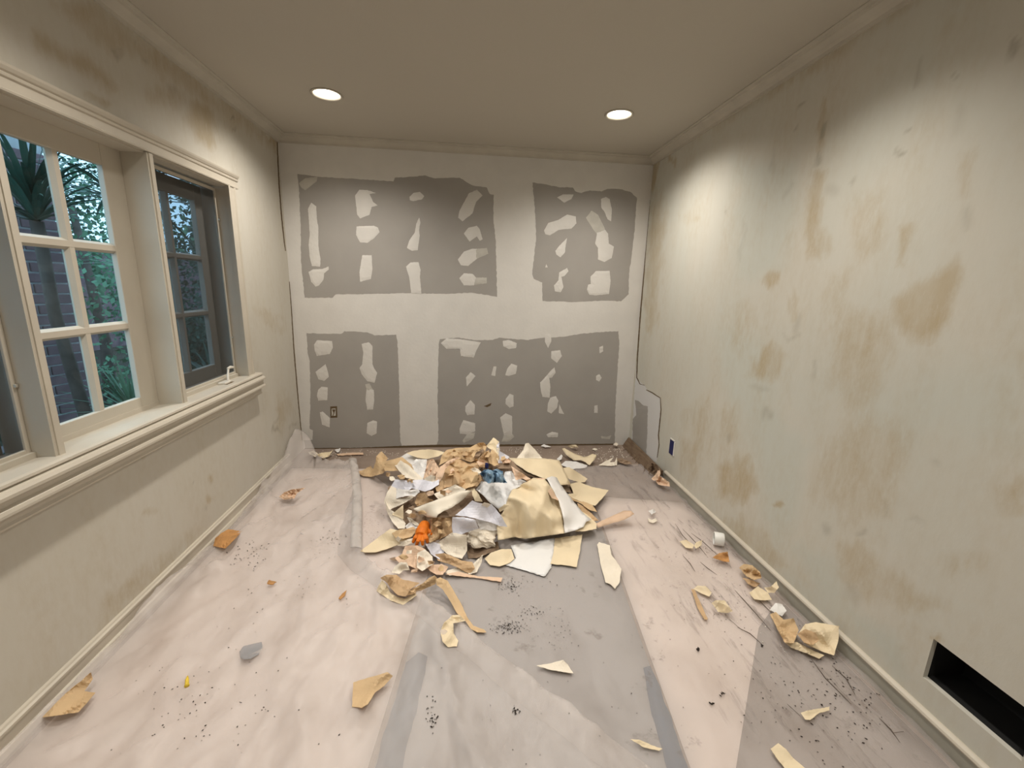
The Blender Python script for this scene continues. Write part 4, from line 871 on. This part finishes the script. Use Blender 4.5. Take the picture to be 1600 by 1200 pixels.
pw('white vinyl strip wrapped across the beige bundle', [(854, 747), (862, 744, .005), (870, 746), (874, 754), (881, 764), (896, 783), (910, 800), (924, 812), (916, 815), (912, 823), (898, 829), (882, 833), (881, 815), (878, 800), (872, 780), (862, 762)], 'white', off=.05, cr=.006, fr=6, smooth=True)
pw('beige pointed end of the bundle beyond the white strip', [(910, 800), (918, 804), (932, 818), (932, 826), (912, 830), (898, 830), (911, 823), (915, 815)], 'cream', off=.035, cr=.004)
pw('peach leaf-shaped scrap curling off the end of the bundle', [(931, 818, .01), (950, 809, .02), (974, 798, .05), (986, 798, .06), (991, 803, .05), (976, 812, .03), (952, 819, .01), (934, 825)], 'peach', off=.012, smooth=True)
# white folded sheets in front
pw('crushed kraft folds beneath the stiff ivory sheet', [(668, 813), (684, 806, .02), (706, 806, .02), (708, 832), (692, 840), (676, 847), (668, 838)], 'kraft', off=.01, cr=.03, fr=11, step=2)
pw('wrinkled pale kraft pleat beside the orange glove', [(668, 826), (676, 820, .02), (688, 828, .01), (686, 840), (672, 848), (664, 842)], 'tan', off=.03, cr=.02, fr=16)
pw('cream and white sheet hanging down in front of the heap', [(684, 848), (706, 832, .03), (729, 836, .03), (730, 860, .01), (722, 873), (710, 870), (698, 865), (690, 858)], 'ivory', off=.02, cr=.006)
pw('bluish white front panel of the folded sheet', [(707, 808, .04), (725, 808, .05), (743, 812, .05), (748, 826, .03), (728, 832, .01), (708, 840), (706, 822, .02)], 'lav', off=.04, cr=.004)
pw('grey creased lining inside the folded white sheet', [(743, 811), (760, 814, .01), (776, 820), (782, 828), (768, 829), (750, 827)], 'white', off=.045, cr=.012, fr=12)
pw('folded white sheet with sharp points in front of the film', [(711, 805, .02), (725, 794, .03), (738, 782, .04), (748, 786, .04), (768, 788, .03), (776, 797, .02), (783, 806, .02), (793, 823), (781, 822), (766, 816, .02), (746, 811, .03), (730, 807, .03)], 'lav', off=.055, cr=.010, fr=7)
pw('small ivory curl lying on the folded white sheet', [(749, 791), (757, 785, .02), (767, 788, .01), (762, 793), (753, 794)], 'ivory', off=.085, cr=.006)
pw('cream torn corner between the film and the bundle', [(779, 795), (788, 788, .01), (799, 788), (785, 798), (781, 800)], 'cream', off=.055)
pw('lavender scrap beneath the cream and white sheet', [(664, 849, .01), (676, 846, .02), (687, 850, .01), (694, 862), (690, 876), (674, 866)], 'lav', off=.015, cr=.008)
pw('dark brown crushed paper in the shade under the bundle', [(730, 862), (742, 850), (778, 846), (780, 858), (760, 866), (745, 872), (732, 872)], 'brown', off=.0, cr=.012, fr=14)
# front left
pw('long cream sheet pointing at the window-side drop sheet', [(563, 861), (580, 848), (596, 836, .01), (610, 826, .02), (622, 829, .02), (634, 838, .01), (645, 842), (625, 850), (604, 858), (586, 863), (570, 863)], 'cream', off=.012, cr=.004)
pw('kraft flap lying on the long cream sheet', [(612, 833), (622, 828, .01), (634, 826, .02), (646, 823, .02), (652, 828, .01), (644, 838), (630, 842), (618, 840)], 'tan', off=.035, cr=.012, fr=9)
pw('torn cream edge strip beside the orange glove', [(618, 848), (640, 842, .01), (654, 838, .01), (646, 848), (632, 853), (622, 853)], 'ivory', off=.015, cr=.006, fr=12)
pw('crumpled peach beige wallpaper in front of the glove', [(617, 872), (628, 866, .01), (633, 853, .01), (652, 852, .02), (664, 858, .02), (674, 868, .01), (678, 882), (668, 888), (652, 890), (640, 884), (624, 880)], 'peach', off=.012, cr=.018, fr=10)
pw('ivory crumpled layer over the peach beige wallpaper', [(652, 864, .01), (664, 858, .02), (676, 870, .01), (676, 882), (660, 892), (651, 886)], 'ivory', off=.03, cr=.014, fr=12)
pw('kraft roll twisting in front of the cream and white sheet', [(680, 866), (694, 864, .03), (704, 868, .03), (722, 876, .02), (738, 878, .02), (742, 888), (734, 897), (716, 887), (698, 880), (684, 876)], 'kraft', off=.012, cr=.016, fr=10)
pw('pale triangle sheet standing at the end of the kraft roll', [(731, 898), (738, 882, .02), (755, 866, .05), (752, 880, .02), (745, 894)], 'ivory', off=.01)
pw('peach scrap layered flat before the kraft roll', [(666, 884), (690, 881, .01), (701, 886), (692, 898), (682, 898), (672, 892)], 'peach', off=.012, cr=.010, fr=14)
pw('pink beige strip lying flat pointing to the dirt smudges', [(696, 897), (715, 893, .005), (745, 900), (785, 902.5), (783, 909), (745, 903), (715, 900)], 'peach', off=.006)
pw('pale scrap under the twisting kraft roll', [(694, 893), (716, 886, .005), (734, 896), (716, 898), (702, 899)], 'ivory', off=.006)
pw('grey beige torn corner at the edge of the peach wallpaper', [(608, 873), (617, 870, .005), (622, 876), (616, 876)], 'brown', off=.006)
# small shreds caught among the folds
gs = random.Random(23)
ANCH = {'the bow strip': (590, 735), 'the pointed white cone': (635, 738), 'the lavender white sheet': (640, 760), 'the kraft roll on the crest': (722, 702), 'the ivory peak': (771, 698), 'the orange glove': (652, 842), 'the crushed kraft folds': (692, 822), 'the crumpled peach beige wallpaper': (640, 872),
        'the twisting kraft roll': (705, 884), 'the dark hollow of the heap': (648, 802), 'the stiff ivory sheet': (695, 775), 'the cream and white hanging sheet': (722, 856), 'the kraft flap on the long cream sheet': (622, 836), 'the pinkish kraft roll': (700, 736), 'the navy lump': (754, 724)}
seen_ = {}
for (x, y, r, m_) in [(612, 748, 6, 'ivory'), (628, 744, 6, 'tan'), (606, 742, 5, 'kraft'), (640, 752, 5, 'tan'), (692, 770, 6, 'kraft'), (700, 768, 6, 'peach'), (672, 771, 6, 'peach'), (646, 806, 7, 'kraft'), (660, 800, 6, 'tan'), (640, 800, 5, 'ivory'), (622, 842, 6, 'ivory'), (676, 838, 6, 'kraft'),
                      (690, 830, 6, 'tan'), (700, 818, 6, 'tan'), (682, 818, 6, 'kraft'), (724, 856, 5, 'ivory'), (640, 862, 6, 'ivory'), (656, 874, 6, 'peach'), (630, 870, 6, 'tan'), (690, 888, 6, 'tan'), (672, 879, 5, 'kraft'), (648, 892, 5, 'peach'), (762, 710, 6, 'tan'), (752, 722, 6, 'peach'), (728, 708, 6, 'kraft'), (710, 708, 6, 'tan'), (703, 735, 6, 'peach'), (786, 716, 5, 'tan')]:
    k_ = gs.randint(4, 6); a0 = gs.random() * 6
    an = min(ANCH, key=lambda q: math.hypot(ANCH[q][0] - x, ANCH[q][1] - y)); kk = (an, m_); seen_[kk] = seen_.get(kk, 0) + 1
    pw('%s torn %s shred caught beside %s' % (('small', 'second', 'third')[seen_[kk] - 1], m_, an), [(x + r * gs.uniform(.6, 1.5) * math.cos(a0 + 6.283 * i / k_), y + .75 * r * gs.uniform(.6, 1.3) * math.sin(a0 + 6.283 * i / k_), gs.uniform(0, .025)) for i in range(k_)], m_, off=.05, cr=.018, fr=14, name='wallpaper_shred', grp='small shreds in the heap')
# flat sheets before the bundle
pw('white vinyl sheet lying flat before the beige bundle', [(798, 852), (835, 846), (867, 840), (866, 858), (862, 882), (860, 888), (852, 900), (828, 893), (790, 883), (806, 872)], 'gloss', off=.006, smooth=True)
pw('white torn point slid under the flat vinyl sheet', [(789, 882), (806, 873), (820, 869), (836, 882), (862, 886), (850, 900.5), (828, 894)], 'white', off=.005)
pw('flat cream sheet with dirt specks beside the white vinyl', [(867, 841), (890, 838), (910, 835), (906, 862), (901, 886), (882, 883), (860, 881), (865, 862)], 'cream', off=.009)
pw('rounded cream scrap lying before the white vinyl', [(757, 873), (768, 863, .01), (784, 858, .015), (799, 858, .01), (804, 873), (795, 880), (780, 885), (766, 883)], 'cream', off=.010)

# scattered scraps on the drop sheet
def sc(label, pts, m, m2=None, **k):
    k.setdefault('grp', G2); k.setdefault('name', 'wallpaper_scrap'); k.setdefault('pile', False); return pw(label, pts, m, m2, **k)
sc('white folded strip lying alone beside the bundle', [(933, 851), (936, 847, .01), (953, 852, .01), (955, 866), (965, 880, .01), (971, 889, .01), (968, 910), (961, 920), (954, 913), (946, 910), (938, 880)], 'ivory', cr=.008, fr=8)
sc('cream crescent scrap under the coiled kraft paper', [(588, 923), (592, 914, .02), (597, 906, .03), (604, 914, .015), (610, 926), (620, 932, .01), (632, 936), (648, 926), (651, 930), (640, 938), (630, 945), (610, 938)], 'cream', cr=.004)
sc('coiled dark kraft paper at the near end of the heap', [(594, 903, .02), (604, 898, .03), (620, 898, .03), (628, 905, .02), (642, 908, .01), (656, 911, .01), (642, 920), (634, 932), (622, 930), (611, 920), (605, 911)], 'kraft', off=.015, cr=.02, fr=12)
sc('small peach flap above the coiled kraft paper', [(612, 894), (617, 885, .02), (626, 878, .04), (636, 879, .04), (640, 891, .01), (630, 891), (624, 897)], 'ivory', off=.01, cr=.012, fr=12)
sc('twisted tan ribbon leaning on the coiled kraft paper', [(632, 932), (642, 921, .02), (660, 912, .04), (672, 902, .06), (679, 899, .07), (684, 905, .05), (680, 913, .03), (664, 920, .01), (648, 927)], 'tan', off=.01, cr=.008)
sc('long tan wallpaper ribbon trailing towards the diagonal sheet fold', [(681, 905, .07), (688, 902, .07), (700, 908, .05), (710, 925, .03), (720, 942, .02), (731, 966, .01), (740, 978), (757, 984), (760, 988), (746, 988), (736, 983), (727, 970), (714, 958, .01), (704, 940, .02), (692, 921, .04), (682, 914, .05)], 'tan', off=.004, cr=.005, fr=8)
sc('hook-shaped ivory curl at the end of the tan ribbon', [(688, 986), (694, 973, .02), (707, 961, .04), (719, 961, .04), (727, 970, .02), (718, 972, .02), (708, 974, .02), (709, 990), (716, 1001), (714, 1010), (700, 1011), (692, 1003)], 'cream', off=.006)
sc('pale pointed triangle scrap alone on the grey runner', [(838, 1040), (862, 1036), (880, 1031, .01), (887, 1038), (896, 1052), (880, 1050), (858, 1046)], 'ivory', cr=.004, off=.006)
sc('tan leaf-like scrap beside the blue tape', [(552, 1066), (565, 1062), (590, 1055, .01), (605, 1050, .01), (614, 1056), (600, 1072), (586, 1082), (575, 1100), (565, 1106), (550, 1104)], 'tan', cr=.012, fr=8, off=.004)
sc('amber brown torn piece pushed under the baseboard by the window', [(66, 1121), (80, 1106), (100, 1086), (142, 1051, .02), (145, 1061), (132, 1080), (149, 1082, .01), (136, 1098), (122, 1113)], 'tan', cr=.005, off=.012)
sc('curled brown scrap lying against the window-side baseboard', [(333, 853), (337, 840, .02), (347, 832, .03), (357, 827, .02), (378, 830), (366, 843, .02), (352, 857)], 'amber', 'tan', cr=.010, fr=12, off=.012)
sc('frayed wood-coloured shred on the drop sheet near the back corner', [(436, 776), (444, 769, .015), (456, 765, .02), (477, 762), (464, 771), (460, 779), (446, 781)], 'peach', 'brown', cr=.014, fr=20, off=.012)
sc('tiny terracotta chip on the drop sheet', [(417, 912), (420, 906, .01), (432, 909), (426, 913)], 'amber', off=.014, thick=.004)
sc('tiny tan sliver on the drop sheet near the heap', [(529, 935), (534, 928, .01), (542, 922), (539, 930), (532, 936)], 'amber', off=.014, thick=.004)
sc('cream wallpaper strip on the grey runner near the tape', [(985, 1155), (1000, 1156, .01), (1020, 1165), (1035, 1170), (1030, 1173), (1005, 1167)], 'cream', off=.006, cr=.003)
sc('torn cream strip lying near the wall opening', [(1251, 1114), (1262, 1110, .01), (1282, 1107), (1296, 1104), (1296, 1110), (1280, 1114), (1266, 1125), (1258, 1124)], 'cream', off=.006, cr=.004)
sc('long cream strip lying farthest from the heap', [(1204, 1170), (1216, 1161, .01), (1228, 1170, .01), (1240, 1185), (1264, 1205), (1230, 1205), (1214, 1185)], 'cream', off=.006, cr=.005)
# along the stained wall
sc('pair of thin ivory shells of paint on the drop sheet', [(1013, 798), (1022, 795, .01), (1025, 800), (1018, 804)], 'white', cr=.008, fr=20, off=.004)
sc('ivory hook-shaped paint flake on the drop sheet', [(1012, 809), (1018, 812, .005), (1025, 810), (1027, 814), (1020, 817), (1014, 815)], 'ivory', off=.005)
sc('cream petal scrap near the white cap', [(1062, 846), (1072, 843, .01), (1084, 851), (1082, 857, .01), (1072, 856)], 'cream', off=.008, cr=.004)
sc('smaller cream petal scrap touching its neighbour by the cap', [(1084, 853), (1088, 847, .01), (1097, 844, .01), (1096, 852), (1088, 857)], 'cream', off=.008, cr=.004)
sc('amber crumpled scrap near the white cap', [(1113, 871), (1124, 864, .02), (1137, 862, .02), (1140, 878), (1130, 877)], 'amber', off=.008, cr=.014, fr=18)
sc('crumpled tan wad against the low baseboard', [(1155, 887), (1162, 881, .02), (1175, 883, .03), (1187, 893, .02), (1190, 903, .01), (1178, 906), (1166, 900)], 'tan', 'kraft', off=.012, cr=.022, fr=20)
sc('kraft tatters below the crumpled tan wad', [(1160, 903), (1172, 905, .015), (1188, 912), (1180, 917), (1170, 913)], 'kraft', off=.006, cr=.012, fr=20)
sc('flat cream torn piece against the low baseboard', [(1171, 926), (1184, 916, .01), (1200, 926, .01), (1206, 937), (1194, 938), (1178, 936)], 'cream', off=.010, cr=.006, fr=12)
sc('cream curled piece leaning on the low baseboard', [(1194, 918), (1204, 917, .02), (1213, 908, .05), (1217, 918, .04), (1210, 926, .02), (1200, 926)], 'cream', off=.012, cr=.006)
sc('white torn vinyl bit between cream and tan scraps', [(1203, 952), (1212, 942, .01), (1222, 944), (1229, 954), (1222, 963), (1212, 958)], 'white', off=.010, cr=.008, fr=14)
sc('long tan folded scrap beside the largest torn piece', [(1203, 960, .01), (1212, 956, .03), (1224, 968, .03), (1240, 966, .04), (1248, 985, .03), (1240, 1005, .01), (1226, 1004), (1216, 985)], 'tan', off=.010, cr=.018, fr=11)
sc('cream layered tatter beneath the largest torn piece', [(1226, 1004), (1245, 1003, .01), (1268, 1015), (1288, 1024), (1280, 1029), (1258, 1020), (1236, 1012)], 'cream', off=.005, cr=.008, fr=12)
sc('largest torn tan piece leaning on the low baseboard', [(1246, 992, .02), (1258, 975, .04), (1275, 972, .05), (1292, 975, .06), (1311, 978, .07), (1310, 1000, .03), (1303, 1024, .0), (1285, 1018, .0), (1262, 1008, .01)], 'cream', off=.012, cr=.010, fr=8)
sc('kraft flap folded over the largest torn piece', [(1246, 990, .04), (1258, 983, .06), (1274, 988, .06), (1280, 1000, .045), (1270, 1008, .03), (1256, 1004, .03)], 'kraft', off=.02, cr=.004)
sc('thin curled cream shaving lying near the dark scratches', [(1083, 920), (1090, 915, .01), (1103, 916, .01), (1112, 926), (1108, 932), (1094, 926)], 'cream', off=.006, cr=.004)
sc('folded cream crumple lying near the dark scratches', [(1112, 942), (1118, 938, .02), (1132, 938, .025), (1145, 955, .01), (1136, 958), (1122, 956)], 'cream', 'kraft', off=.008, cr=.014, fr=16)
sc('narrow kraft loop lying near the dark scratches', [(1080, 920), (1085, 921, .01), (1096, 945, .01), (1106, 968), (1101, 968), (1090, 950)], 'kraft', off=.004, cr=.004)
# heap of scraps near the low end of the baseboard
sc('crumpled peach wad below the small blue electrical box', [(1025, 752), (1030, 744, .03), (1038, 748, .03), (1046, 754, .02), (1047, 760), (1038, 759), (1028, 757)], 'peach', off=.014, cr=.02, fr=18)
sc('dark brown crumple behind the peach wad', [(1011, 735), (1018, 724, .05), (1027, 726, .06), (1031, 735, .04), (1026, 741), (1018, 737)], 'wood', off=.02, cr=.02, fr=18)
sc('peach shard standing behind the peach wad', [(1018, 748), (1026, 739, .04), (1030, 731, .07), (1032, 740, .05), (1028, 750, .01), (1022, 751)], 'peach', off=.015, cr=.012, fr=14)
# strip of bare floor at the back wall
def bk(label, pts, m, m2=None, **k):
    k.setdefault('grp', G3); return sc(label, pts, m, m2, **k)
bk('cream boomerang-shaped curl lying by the back wall', [(878, 701, .05), (882, 700, .05), (896, 708, .04), (912, 714, .03), (917, 713, .04), (926, 709, .07), (932, 711, .07), (930, 717, .04), (921, 727, .01), (915, 722, .02), (908, 719, .02), (896, 719, .0), (884, 710, .02)], 'cream', off=.0, smooth=True)
bk('white flat strip behind the broad cream sheet', [(876, 726), (884, 720, .005), (900, 721, .01), (918, 727), (915, 731), (892, 733)], 'white', off=.0)
bk('white small triangle behind the broad cream sheet', [(870, 717), (877, 710, .02), (879, 712, .015), (877, 718), (872, 719)], 'white', off=.005)
bk('ivory shards crossing near the back right corner', [(935, 727), (945, 721, .01), (958, 715, .02), (953, 722, .01), (960, 722, .015), (964, 714, .03), (964, 727), (950, 728)], 'ivory', off=.004, cr=.006)
bk('small white shard by the foot of the back wall', [(845, 697), (850, 694, .012), (861, 698), (852, 699)], 'white', off=.004)
bk('cream tatter under the grey board by the back wall', [(886, 697), (893, 695, .02), (900, 695, .02), (904, 699), (894, 700)], 'cream', off=.002, cr=.01, fr=20)
bk('grey splintered slivers before the wooden strip', [(962, 717), (972, 716, .015), (985, 722, .01), (988, 725), (976, 725), (966, 722)], 'brown', off=.004, cr=.010, fr=24)
bk('cream torn piece by the window-side end of the back wall', [(494, 711), (503, 707, .02), (516, 706, .01), (520, 703, .02), (514, 713), (505, 716)], 'cream', off=.006, cr=.01, fr=16)
bk('white chip leaning on the back wall foot', [(523, 703), (532, 700, .015), (530, 706), (527, 707)], 'white', off=.004)
bk('long thin brown stick lying along the back wall', [(526, 709), (545, 707.5), (567, 707), (568, 709.5), (545, 710.5), (528, 711.5)], 'peach', off=.004, thick=.006)
bk('ivory flat chip on the bare floor near the corner', [(925, 702), (929, 700, .005), (934, 702), (931, 704)], 'ivory', off=.0)
bk('ivory rubble bit at the back right corner', [(958, 694.5), (962, 691, .01), (966, 694), (964, 697)], 'ivory', off=.006, cr=.006, fr=24)
bk('thin cream tatters at the window-side corner of the bare floor', [(481, 706), (490, 704, .01), (497, 709, .01), (493, 714), (484, 710)], 'ivory', off=.006, cr=.01, fr=22)

# brown wooden strip torn from the foot of the right wall
pts = [(W - .012, 3.66, .0), (W - .012, 3.02, .0)]
t = empty('broken_baseboard', (W - .03, 3.36, 0)); tag(t, 'splintered brown wooden baseboard stub leaning in the back right corner', 'wood strip')
mb = MB(); mb.v = [(.016, -.36, .0), (.022, -.36, .070), (.010, -.36, .072), (-.05, -.36, .002), (.016, .36, .0), (.024, .36, .085), (.012, .36, .087), (-.04, .36, .002), (.016, 0, 0), (.023, 0, .078), (.011, .0, .070), (-.05, 0, .002)]
mb.f = [(0, 1, 2, 3), (7, 6, 5, 4), (0, 8, 9, 1), (8, 4, 5, 9), (1, 9, 10, 2), (9, 5, 6, 10), (2, 10, 11, 3), (10, 6, 7, 11), (3, 11, 8, 0), (11, 7, 4, 8)]
mb.build('board', M['wood'], t)
mb = MB(); g = random.Random(5)
for k_ in range(9):
    y = -.32 + k_ * .07; mb.tube([(-.05 - g.random() * .04, y, .006), (-.02, y + g.uniform(.02, .12), .02 + g.random() * .03)], [.003, .0015], 5)
mb.build('splinters', M['wood'], t)['kind'] = 'stuff'

# ---------------------------------------------------------------- small distinct things
def crumpled_ball(name, label, cat, cpx, h, size, m, seed, amp=.28, fr=5, grp=None):
    bm = bmesh.new(); bmesh.ops.create_icosphere(bm, subdivisions=4, radius=1)
    V = np.array([v.co[:] for v in bm.verts]); F = [[v.index for v in f.verts] for f in bm.faces]; bm.free()
    r = 1 + amp * (crumple(V[:, 0] + .3 * V[:, 2], V[:, 1] + .2 * V[:, 2], seed, fr * .25) + .6 * crumple(V[:, 1] - .4 * V[:, 0], V[:, 2] + .3 * V[:, 0], seed + 5, fr * .42))
    V = V * r[:, None] * np.array(size); V[:, 2] = np.maximum(V[:, 2], -size[2] * .7)
    c = hit([cpx], 2, h)[0]; o = obj(name, V, F, m); o.location = c; return tag(o, label, cat, grp)
paper('cleaning_rag', 'crumpled blue rag lying on the white film of the heap', 'rag', [(749.5, 740), (757, 734), (763, 733), (770, 735), (776, 732.5), (786, 737), (787, 745), (792.5, 754.5, -.01), (775, 754), (763, 755), (756, 751), (754, 744)], 'blue', off=.075, cr=.05, fr=17, bulge=.035, step=1.3)
crumpled_ball('crumpled_paper', 'crumpled pale paper ball under the folded white sheet', 'wallpaper', (752, 840), hmap((752, 840))[0] + .025, (.085, .06, .045), M['ivory'], 21, .3, 6, G1)
crumpled_ball('plastic_lump', 'small dark navy lump behind the blue rag', 'plastic', (760.5, 728), hmap((760, 728))[0] + .055, (.012, .012, .022), M['navy'], 8, .2, 4)

# orange glove: palm, cuff and five bent fingers fused into one skin
def glove():
    P = lambda x, y, h: hit([(x, y)], 2, hmap((x, y))[0] + h)[0]
    mb = MB()
    mb.tube([P(664, 819, .05), P(662, 825, .055), P(659, 832, .055), P(657, 838, .05)], [.028, .034, .036, .030], 12)
    for pts in ([(653, 834, .055), (648, 841, .05), (645, 848, .03)], [(656, 837, .055), (652.5, 846, .05), (650.5, 853, .02)], [(660, 838, .055), (660, 846, .05), (660.5, 852, .03)], [(664, 836, .055), (667, 842, .05), (668, 848, .03)], [(667, 827, .05), (672, 831, .05), (674, 836, .04)]):
        mb.tube([P(*q) for q in pts], [.0115, .0105, .008], 10)
    c0 = P(658, 836, 0.0); mb.v = [tuple(np.array(v) - c0) for v in mb.v]
    o = mb.build('rubber_glove', M['orange'], None, True); o.location = c0
    md = o.modifiers.new('fuse', 'REMESH'); md.mode = 'VOXEL'; md.voxel_size = .0028; md.use_smooth_shade = True
    md = o.modifiers.new('soft', 'SMOOTH'); md.factor = .5; md.iterations = 3
    return tag(o, 'orange rubber glove with fingers hanging from the heap', 'glove')
glove()

# white pipe cap lying on its side by the low baseboard
c0 = hit([(1114, 850)], 2, .012)[0]; t = empty('pipe_cap', (c0[0], c0[1], c0[2] + .001)); tag(t, 'short white plastic pipe cap lying on its side by the baseboard', 'pipe cap')
R_, L_ = .037, .052
mb = MB().lathe([(R_ - .005, .0), (R_ - .001, 0), (R_, .002), (R_, L_ - .004), (R_ - .003, L_), (0, L_), (0, L_ - .004), (R_ - .005, L_ - .005), (R_ - .005, .0)], (0, 0, 0), 36)
o = mb.build('cap_shell', M['pvc'], t, True); o.rotation_euler = (0, math.radians(90), math.radians(-24)); o.location = (0, 0, R_)
md = o.modifiers.new('edge', 'EDGE_SPLIT'); md.split_angle = math.radians(40)

# blue electrical box in the right wall
e = hit([(1046.5, 684), (1052.5, 686), (1047, 713), (1053, 711)], 0, W); yb, zb = e[:, 1].mean(), e[:, 2].mean()
t = empty('electrical_box', (W, yb, zb - .055)); tag(t, 'dark blue electrical box opening low in the stained wall', 'electrical box')
mb = MB().box((-.004, -.038, -.002), (.0, .030, .112)); mb.build('box_face', M['navy'], t)
mb = MB().box((-.006, -.052, .0), (0, -.036, .108)).box((-.0055, -.04, .110), (0, .03, .118)); mb.build('plaster_rim', M['mud'], t)

# small yellow plastic anchor on the drop sheet
c0 = hit([(294, 1083)], 2, .01)[0]; z0 = float(h_left(np.array([[c0[0], c0[1]]]))[0])
t = empty('wall_plug', (c0[0], c0[1], z0)); tag(t, 'tiny yellow plastic wall plug on the drop sheet', 'wall plug')
M['yellow'] = mat('yellow_plastic', (.80, .58, .06), .4)
MB().tube([(0, 0, .006), (-.012, .022, .006), (-.018, .036, .008)], [.006, .006, .002], 10).build('plug_body', M['yellow'], t, True)
MB().tube([(.002, -.003, .006), (0, 0, .006)], [.008, .008], 10).build('plug_collar', M['yellow'], t, True)

# translucent grey plastic disc on the drop sheet
M['disc'] = sheer('smoky_plastic', (.42, .42, .44), .3, .45)
sc('smoky translucent plastic offcut on the drop sheet', [(374, 1018), (380, 1010), (395, 1006), (409, 1003), (410, 1012), (404, 1022), (392, 1029), (380, 1030), (375, 1026)], 'disc', off=.004, smooth=True, name='plastic_offcut', cat='plastic')

# dirt: crumbs, smudges and scratches
def crumbs(name, label, spots, m, seed, zoff):
    g = random.Random(seed); v = []; f = []
    for (x, y, sx, sy, n_, r) in spots:
        for k_ in range(n_ * 3):
            q = (x + g.gauss(0, sx), y + g.gauss(0, sy)); c = hit([q], 2, .01)[0]
            if not (.05 < c[0] < W - .05 and c[1] < D - .03): continue
            z = float(sheet_base(np.array([q]))[0]) if c[1] < 3.3 else .0
            rr = r * g.uniform(.25, .8); a = g.uniform(0, 6.28); e1 = g.uniform(.8, 2.2); i0 = len(v)
            ca, sa = math.cos(a), math.sin(a)
            for (ux, uy, uz) in ((e1, 0, 0), (0, 1, 0), (-e1, .2, 0), (0, -1, 0), (.2, .1, 1.0)):
                v.append((c[0] + rr * (ux * ca - uy * sa), c[1] + rr * (ux * sa + uy * ca), z + rr * uz * .8))
            f += [(i0, i0 + 1, i0 + 4), (i0 + 1, i0 + 2, i0 + 4), (i0 + 2, i0 + 3, i0 + 4), (i0 + 3, i0, i0 + 4), (i0 + 3, i0 + 2, i0 + 1, i0)]
    return tag(obj(name, v, f, m), label, 'debris', kind='stuff')
crumbs('dirt_crumbs', 'scattered dark dirt crumbs on the drop sheets', [(580, 820, 10, 20, 26, .003), (520, 845, 12, 6, 10, .004), (500, 860, 20, 12, 10, .003), (798, 915, 9, 5, 34, .003), (795, 980, 14, 5, 60, .003), (830, 955, 18, 6, 16, .0035), (840, 905, 30, 10, 14, .003), (870, 985, 20, 20, 16, .0025),
    (1090, 1015, 1, 1, 2, .010), (1127, 1085, 2, 2, 2, .006), (1112, 1100, 2, 1, 2, .006), (1190, 1009, 1, 1, 2, .006), (805, 1115, 4, 3, 8, .004), (675, 1120, 4, 12, 12, .004), (905, 1090, 90, 50, 14, .0025), (300, 1080, 80, 50, 22, .003), (390, 870, 22, 12, 24, .004), (450, 930, 60, 40, 14, .003), (1080, 860, 25, 20, 20, .003),
    (1140, 930, 40, 30, 40, .003), (1240, 1060, 50, 40, 26, .003), (1300, 1120, 60, 40, 30, .004), (350, 1130, 80, 40, 14, .0035), (1050, 950, 40, 60, 16, .0025), (885, 860, 18, 14, 14, .002), (1340, 1060, 30, 25, 40, .004)], M['dirt'], 3, 0)
crumbs('plaster_chips', 'pale plaster chips on the bare floor by the back wall', [(590, 705, 25, 5, 26, .006), (700, 705, 60, 4, 16, .005), (815, 702, 14, 3, 40, .005), (950, 705, 20, 8, 30, .007), (930, 715, 20, 5, 20, .006), (520, 707, 15, 4, 16, .006), (870, 705, 30, 6, 14, .004), (1090, 900, 40, 20, 12, .004), (1215, 980, 20, 20, 10, .005)], M['chips'], 9, 0)
# dark scratches in the grime along the right wall
mb = MB()
for p in ([(1066, 826), (1078, 838), (1090, 851), (1104, 868)], [(1055, 818), (1066, 836), (1085, 856)], [(1148, 922), (1160, 935), (1178, 955), (1204, 985)], [(1186, 938), (1196, 948), (1206, 958)], [(1067, 868), (1078, 880), (1086, 893)], [(1152, 980), (1172, 990), (1190, 1006)], [(1374, 1122), (1392, 1140), (1406, 1160)],
          [(1396, 1145), (1412, 1143)], [(1268, 1030), (1290, 1060), (1330, 1100)], [(1080, 833), (1098, 846), (1122, 868)], [(1094, 878), (1106, 888), (1120, 898)], [(1300, 1040), (1322, 1060), (1336, 1085)], [(1090, 946), (1096, 952)], [(1140, 968), (1160, 985)], [(1230, 1100), (1250, 1118)]):
    q = np.array(p, float); q = np.vstack([q[0] + (q[-1] - q[0]) * 0, q]); z = sheet_base(q) + .0005; mb.tube([tuple(a) for a in hit(q[1:], 2, z[1:])], [.0008] + [.0022] * (len(p) - 2) + [.0008], 5)
M['grime'] = mat('grime', (.11, .085, .07), .9)
tag(mb.build('grime_streaks', M['grime']), 'dark grime streaks in the plastic creases beside the stained wall', 'debris', kind='stuff')
